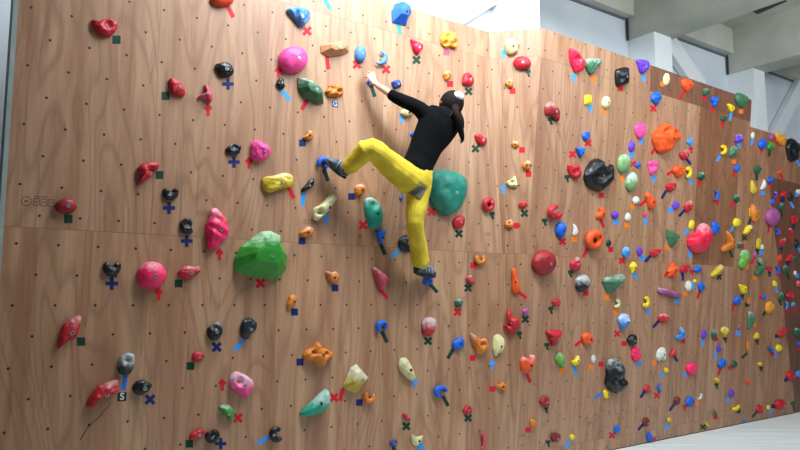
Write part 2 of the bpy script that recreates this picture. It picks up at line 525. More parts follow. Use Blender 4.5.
def outline(kind, seed, n):
    """closed outline in a unit box, y up"""
    rnd = random.Random(seed); ph = rnd.random() * 6; p2 = rnd.random() * 6
    o = []
    for i in range(n):
        a = 2 * pi * i / n; c, s = cos(a), sin(a)
        if kind == 'E': r = 1
        elif kind == 'B': r = 1 + .09 * sin(2 * a + ph) + .09 * sin(3 * a + p2) + .04 * sin(5 * a + ph)
        elif kind == 'G': r = 1 + .07 * sin(3 * a + ph) + .07 * sin(7 * a + p2) + .05 * sin(11 * a + ph)
        elif kind == 'T':   # rounded triangle pointing down
            r = .62 / max(.3, cos(((a - pi / 2) % (2 * pi / 3)) - pi / 3)) * .9; r = min(r, 1.05)
        elif kind == 'D':   # drop, point down
            r = 1 - .35 * max(0, -s) ** 1.2 * (abs(c) ** .7) + .12 * max(0, -s) ** 6
        elif kind == 'K': r = 1 - .42 * math.exp(-((a - pi / 2 + .0) / .42) ** 2)     # kidney, notch on top
        elif kind == 'M': r = .8 + .24 * cos(3 * (a - pi / 2 + pi))                   # three lobes
        elif kind == 'Q': r = 1 / max(abs(c), abs(s)) ** .72                           # squarish
        elif kind == 'Y': r = .62 + .42 * max(0, cos(3 * (a + pi / 6))) ** 1.5
        else: r = 1
        o.append((c * r, s * r))
    return o


def rot2(p, a): return (p[0] * cos(a) - p[1] * sin(a), p[0] * sin(a) + p[1] * cos(a))


def fit(pts):
    xs = [p[0] for p in pts]; ys = [p[1] for p in pts]
    cx, cy = (max(xs) + min(xs)) / 2, (max(ys) + min(ys)) / 2; sx, sy = (max(xs) - min(xs)) / 2, (max(ys) - min(ys)) / 2
    return [((p[0] - cx) / sx, (p[1] - cy) / sy) + tuple(p[2:]) for p in pts]


def dome(pts, n, rough, seed, peak=(0, .12), rings=10):
    """solid of the outline: rim on the wall, sides rising to a rounded crown. verts (x, y, z in 0..1)"""
    vs = []; fs = []
    R_ = rings
    ks = [1] + [cos(pi / 2 * i / R_) for i in range(R_)]
    for k, s in enumerate(ks):
        h = 0 if k == 0 else (.10 + .90 * (1 - s ** 2.5) ** .45)
        for p in pts:
            sh = (1 - s)
            vs.append([p[0] * s + peak[0] * sh, p[1] * s + peak[1] * sh, h])
    vs.append([peak[0], peak[1], 1.0])
    for k in range(len(ks) - 1):
        for i in range(n):
            j = (i + 1) % n; fs.append((k * n + i, k * n + j, (k + 1) * n + j, (k + 1) * n + i))
    t = len(vs) - 1; b = (len(ks) - 1) * n
    for i in range(n): fs.append((b + i, b + (i + 1) % n, t))
    fs.append(tuple(range(n))[::-1])
    for v in vs:
        if v[2] > .05:
            q = Vector((v[0] * 1.7 + seed, v[1] * 1.7, v[2] * 1.3)); f = noise.fractal(q, 1.0, 2.0, 3)
            v[2] *= 1 + rough * f * 1.2; m = 1 + rough * .35 * noise.noise(q * 2.1)
            v[0] *= m; v[1] *= m
    return vs, fs


def tube(path, rad, flat, closed, seed, rough=.05, ns=10):
    vs = []; fs = []; n = len(path)
    for i in range(n):
        a = path[(i - 1) % n] if closed or i else path[i]; b = path[(i + 1) % n] if closed or i < n - 1 else path[i]
        t = (b[0] - a[0], b[1] - a[1]); L = hypot(*t) + 1e-9; nx, ny = -t[1] / L, t[0] / L
        r = rad(i / (n - 1 if not closed else n))
        for k in range(ns):
            c, s = cos(2 * pi * k / ns), sin(2 * pi * k / ns)
            m = r * (1 + rough * noise.noise(Vector((path[i][0] * 3 + seed, path[i][1] * 3, k))))
            vs.append([path[i][0] + nx * m * c, path[i][1] + ny * m * c, max(0, .5 + .5 * s * (r / flat))])
    for i in range(n if closed else n - 1):
        for k in range(ns):
            a, b = i * ns, ((i + 1) % n) * ns; fs.append((a + k, a + (k + 1) % ns, b + (k + 1) % ns, b + k))
    if not closed:
        fs.append(tuple(range(ns))[::-1]); fs.append(tuple((n - 1) * ns + k for k in range(ns)))
    return vs, fs


POCKETS = {
    'huge orange boulder': [(662, 131, 4.5), (672, 133, 3)], 'big black boulder': [(596, 177, 6), (603, 166, 4)],
    'orange diamond': [(754.5, 209.5, 1.8), (755, 218, 1.8)], 'amber skull-like hold': [(446, 37, 3), (452.5, 44, 3), (443.5, 44.5, 2.5)],
    'red lips hold': [(107, 25, 5.5)], 'big black seahorse hold': [(611.5, 365, 5), (618, 379, 4), (610, 379, 3)],
    'orange many-armed hold': [(311, 352, 2.5), (324, 353, 2.5)], 'black bean': [(170, 192, 4)], 'dented black hold': [(233, 147, 3.5)],
    'black horseshoe': [(111.5, 265, 4)], 'black curl': [(187, 224, 4)], 'scuffed black hold': [(214, 327, 3.5), (218, 334, 3)],
    'frosted black hold': [(126, 360, 4)], 'black knot': [(211, 435, 3.5)], 'ragged orange hold': [(331, 89, 3), (338, 92, 2.5)],
    'red starfish hold': [(510, 324, 3)], 'tall teal oval': [(371, 205, 5)],
    'orange flame': [(480, 344, 3)], 'pink comma': [(650, 167, 3)], 'dusted pink bean': [(237, 381, 4)], 'cream bone': [(317, 213, 3)],
    'red crossed fingers': [(150, 171, 4)], 'crimson wing': [(574, 60, 4)], 'big black bulge': [(792, 151, 4)], 'notched red hold': [(573, 172, 3)],
    'orange pitted oval': [(672, 266, 1.6), (673, 273, 1.6)], 'cream pointed hold': [(512, 182, 2.5)]}
RIBS = {'blue fan': (.1, -1.0, 16, .16), 'pink shell': (0, 0, -11, .10), 'tall ragged pink hold': (0, 0, -12, .10)}


def lm_has(r): return r['lm'] in POCKETS or r['lm'] in RIBS


HOLDS = []


def build_hold(rec):
    shape, rot, pts, x, y, wp, hp, col, chalk_glare, label, idx, dmul = (rec[k] for k in ('shape', 'rot', 'pts', 'x', 'y', 'w', 'h', 'col', 'chalk_glare', 'label', 'idx', 'dm'))
    P0 = plane_at(x, y); g0 = 694.0 / (P0.hit(x, y)[1])
    depth = .42 * (min(wp, hp) * .8 + max(wp, hp) * .2) / g0 * dmul
    depth = min(depth * (.82 if shape == 'P' else 1), .22)
    nn = unit(P0.n[:2]); vv = unit(-ray(x, y)[:2]); sp = math.sqrt(max(0.02, 1 - float(vv.dot(nn)) ** 2))
    depth = min(depth, .38 * wp / g0 / sp)
    P, c, g, J, cphi, sphi = frame_at(x, y, wp, hp, depth)
    ca = c[1] / hypot(c[0], c[1]); W = wp * ca / g; Hs = depth * sphi * (.8 if shape not in 'LH' else .5)
    Hs = min(Hs, .55 * W)
    a_c = (W * W - Hs * Hs) / (2 * W)                        # projected in-plane half width
    k = a_c / (W / 2)
    # the body leans out of the wall towards one side of its silhouette
    xr = x - wp / 2 + a_c * g / ca
    foot = P.hit(xr, y, 0.0)
    big = wp > 16 or lm_has(rec)
    n = 64 if big else 36; flat = False; rings = 20 if big else 10; seed = idx * 1.37
    rough = .12
    if shape == 'P' or shape == 'F':
        loc = [((px - x) / (wp / 2), -(py - y) / (hp / 2)) for px, py in pts]
        area2 = sum(loc[i][0] * loc[(i + 1) % len(loc)][1] - loc[(i + 1) % len(loc)][0] * loc[i][1] for i in range(len(loc)))
        if area2 < 0: loc = loc[::-1]
        cx = sum(p[0] for p in loc) / len(loc); cy = sum(p[1] for p in loc) / len(loc)
    if shape == 'P':
        n = 72 if big else 44; o = resample(loc, n)
        o = [(p[0] - cx, p[1] - cy) for p in o]
        vs, fs = dome(o, n, .14, seed, (0, .1), rings); vs = [[v[0] + cx, v[1] + cy, v[2]] for v in vs]
    elif shape == 'F':                                       # flat-faced block
        m = len(loc); flat = True; px, py = rec.get('peak') or (cx * .6, cy * .6 + .22)
        vs = [[p[0], p[1], 0] for p in loc] + [[p[0], p[1], .12] for p in loc] + [[px + (p[0] - px) * .5, py + (p[1] - py) * .45, .95] for p in loc] + [[px, py, 1.0]]
        fs = [tuple(range(m))[::-1]]
        for kk in range(2):
            for i in range(m): j = (i + 1) % m; fs.append((kk * m + i, kk * m + j, kk * m + m + j, kk * m + m + i))
        for i in range(m): fs.append((2 * m + i, 2 * m + (i + 1) % m, 3 * m))
    elif shape == 'C':                                       # open jug, gap towards +x before turning
        N = 15; pth = [(.62 * cos(a), .62 * sin(a)) for a in [radians(48) + radians(264) * i / (N - 1) for i in range(N)]]
        pth = [rot2(p, rot) for p in pth]
        vs, fs = tube(pth, lambda t: .40 * (1 - .35 * abs(2 * t - 1) ** 2.5), .40, False, seed)
    elif shape == 'R':
        N = 20; pth = [(.62 * cos(2 * pi * i / N), .62 * sin(2 * pi * i / N)) for i in range(N)]
        vs, fs = tube(pth, lambda t: .36 + .05 * sin(2 * pi * t + rot), .38, True, seed)
    elif shape == 'V':                                       # crescent, thin ends
        N = 15; pth = [(.8 * cos(a), .8 * sin(a)) for a in [radians(75) + radians(210) * i / (N - 1) for i in range(N)]]
        pth = [rot2(p, rot) for p in pth]
        vs, fs = tube(pth, lambda t: .36 * max(.25, (1 - abs(2 * t - 1) ** 2)), .36, False, seed)
    elif shape in 'LH':                                      # bar / horn
        N = 11; ln = 1.0
        asp = (max(wp, hp) / min(wp, hp)) if abs(sin(rot) * cos(rot)) < .3 else 2.6
        pth = [rot2((-1 + 2 * i / (N - 1), (0 if shape == 'L' else .22 * sin(pi * i / (N - 1)))), rot) for i in range(N)]
        rr = 1 / max(1.3, asp)
        vs, fs = tube(pth, lambda t: rr * ((min(1, .45 + 3 * min(t, 1 - t))) if shape == 'L' else (1.25 - .95 * t) * min(1, .6 + 3 * t)), rr, False, seed)
    else:
        o = [rot2(p, rot) for p in outline(shape, idx, n)]
        o = [(p[0], p[1]) for p in fit(o)]
        r2 = .05 if shape in 'E' else .16
        vs, fs = dome(o, n, r2, seed, rec.get('peak') or (0, .12), rings)
    if shape not in 'PF': vs = [list(v) for v in fit([tuple(v) for v in vs])]
    # pockets scooped out of the face, ribs and grooves
    pk = [((px - x) / (wp / 2), -(py - y) / (hp / 2), r / (wp / 2), r / (hp / 2)) for px, py, r in POCKETS.get(rec['lm'], [])]
    if not pk and shape == 'B' and wp >= 8 and idx % 3 != 2: pk = [(.15 * sin(seed), .22, .38, .30)]
    if shape not in 'F':
        for v in vs:
            for px, py, ra, rb in pk:
                d2 = ((v[0] - px) / ra) ** 2 + ((v[1] - py) / rb) ** 2
                v[2] -= v[2] * (.62 if rec['lm'] else .38) * math.exp(-d2 * 1.3)
            if rec['lm'] in RIBS:
                tx, ty, kf, am = RIBS[rec['lm']]
                if kf < 0: ph = -kf * (v[1] + .35 * v[0])
                else: ph = kf * math.atan2(v[1] - ty, v[0] - tx)
                if v[2] > .2: v[2] *= 1 + am * sin(ph)
    # into metres: j carries the photo's shear between level and upright
    M = np.array([[J[0, 0] * k, 0], [J[1, 0] * k, J[1, 1]]])
    V = []
    for v in vs:
        uv = M.dot([v[0] * wp / 2, -v[1] * hp / 2])
        V.append(Vector(P.d * uv[0] + P.up * uv[1] + P.n * (v[2] * depth + .0019)))
    fo = Vector(foot)
    me = bpy.data.meshes.new('climbing_hold'); me.from_pydata(V, [], fs); me.update()
    bm = bmesh.new(); bm.from_mesh(me); bmesh.ops.recalc_face_normals(bm, faces=bm.faces); bm.to_mesh(me)
    bvh = BVHTree.FromBMesh(bm); bm.free()
    if chalk_glare:
        at = me.attributes.new('chalk_glare', 'FLOAT', 'POINT')
        zs = [v[1] for v in vs]
        for i, v in enumerate(vs): at.data[i].value = max(0, min(1.25, .45 + .62 * v[1] + .42 * (chalk_glare - 1)))  # whiter towards the top: chalk dust plus top glare put into the colour
    if not flat:
        for p in me.polygons: p.use_smooth = True
    ob = bpy.data.objects.new('climbing_hold', me); C.objects.link(ob); ob.location = fo
    me.materials.append(hold_mat(col, chalk_glare))
    ob['label'] = label; ob['category'] = 'climbing hold'; ob['group'] = 'climbing holds bolted to the plywood wall'
    # bolt
    if wp >= 7.5:
        dirn = Vector(-P.n)
        for bx, by in (rec.get('bolt') or [(.12, -.05), (.35, .3), (-.45, 0), (0, .6), (0, -.6), (-.4, .4)]):
            uv = M.dot([bx * wp / 2, -by * hp / 2]); o3 = Vector(P.d * uv[0] + P.up * uv[1] + P.n * .5)
            hit, nrm, fi, dd = bvh.ray_cast(o3, dirn)
            if hit: break
        if hit:
            pn = Vector(P.n); r = min(.011, .06 * wp / g + .002); t1 = pn.orthogonal().normalized(); t2 = pn.cross(t1)
            bv = []; S = 10
            for rad, dz in ((r * 1.25, -.008), (r * 1.25, .0022), (r * .6, .0026), (r * .5, .0008)):
                for q in range(S): bv.append(hit + t1 * cos(2 * pi * q / S) * rad + t2 * sin(2 * pi * q / S) * rad + pn * dz)
            bf = [tuple(range(S))[::-1]] + [tuple(3 * S + q for q in range(S))]
            for kk in range(3):
                for q in range(S): bf.append((kk * S + q, kk * S + (q + 1) % S, kk * S + S + (q + 1) % S, kk * S + S + q))
            bme = bpy.data.meshes.new('bolt'); bme.from_pydata(bv, [], bf); bme.update()
            bme.materials.append(m_hole if col in ('white', 'cream', 'yellow', 'orange', 'tan', 'teal', 'sky', 'blue', 'vivid') else m_bolt); bme.materials.append(m_hole)
            bme.polygons[1].material_index = 1
            bo = bpy.data.objects.new('bolt', bme); C.objects.link(bo); bo.parent = ob
    return ob


def tape_shape(kind, s):
    """outlines (one or two convex pieces) in metres"""
    q = s / 2
    def rect(w, h, a=0, ox=0, oy=0):
        return [tuple(np.array(rot2(p, a)) + (ox, oy)) for p in ((-w / 2, -h / 2), (w / 2, -h / 2), (w / 2, h / 2), (-w / 2, h / 2))]
    if kind == 's': return [rect(s, s)]
    if kind == 'b': return [rect(s * 1.9, s * .58)]
    if kind in 'px':
        return [rect(s * 1.55, s * .46), rect(s * 1.55, s * .46, pi / 2)]
    if kind in 'da': return [rect(s * .85, s * .85, pi / 4, 0, s * .12), rect(s * .42, s * .6, 0, 0, -s * .62)]
    if kind == 'm': return [rect(s * .9, s * .62, 0, 0, s * .3), rect(s * .4, s * .8, .35, s * .1, -s * .3)]


def build_tape(col, kind, x, y, rot, label, size=1.0):
    P = plane_at(x, y); c = P.hit(x, y); g = 694.0 / c[1]
    s = .054 * size
    r = rot + (pi / 4 if kind == 'x' else 0)
    hx = (P.hit(x + 1, y) - P.hit(x - 1, y)) / 2; hy = (P.hit(x, y + 1) - P.hit(x, y - 1)) / 2
    vs, fs = [], []
    for i, piece in enumerate(tape_shape(kind, s)):
        piece = [rot2(p, r) for p in piece]; b0 = len(vs); z = .0006 + .0005 * i
        for h in (0.0002, z):
            for p in piece:
                vs.append((hx * p[0] - hy * p[1]) * g + P.n * h)
        fs += [(b0, b0 + 3, b0 + 2, b0 + 1), (b0 + 4, b0 + 5, b0 + 6, b0 + 7)] + [(b0 + q, b0 + (q + 1) % 4, b0 + 4 + (q + 1) % 4, b0 + 4 + q) for q in range(4)]
    me = bpy.data.meshes.new('tape_mark'); me.from_pydata([Vector(v) for v in vs], [], fs); me.update(); me.materials.append(tape_mat(col))
    o = bpy.data.objects.new('tape_mark', me); C.objects.link(o); o.location = Vector(c)
    o['label'] = label; o['category'] = 'tape'; o['group'] = 'tape marks beside the climbing holds'
    return o



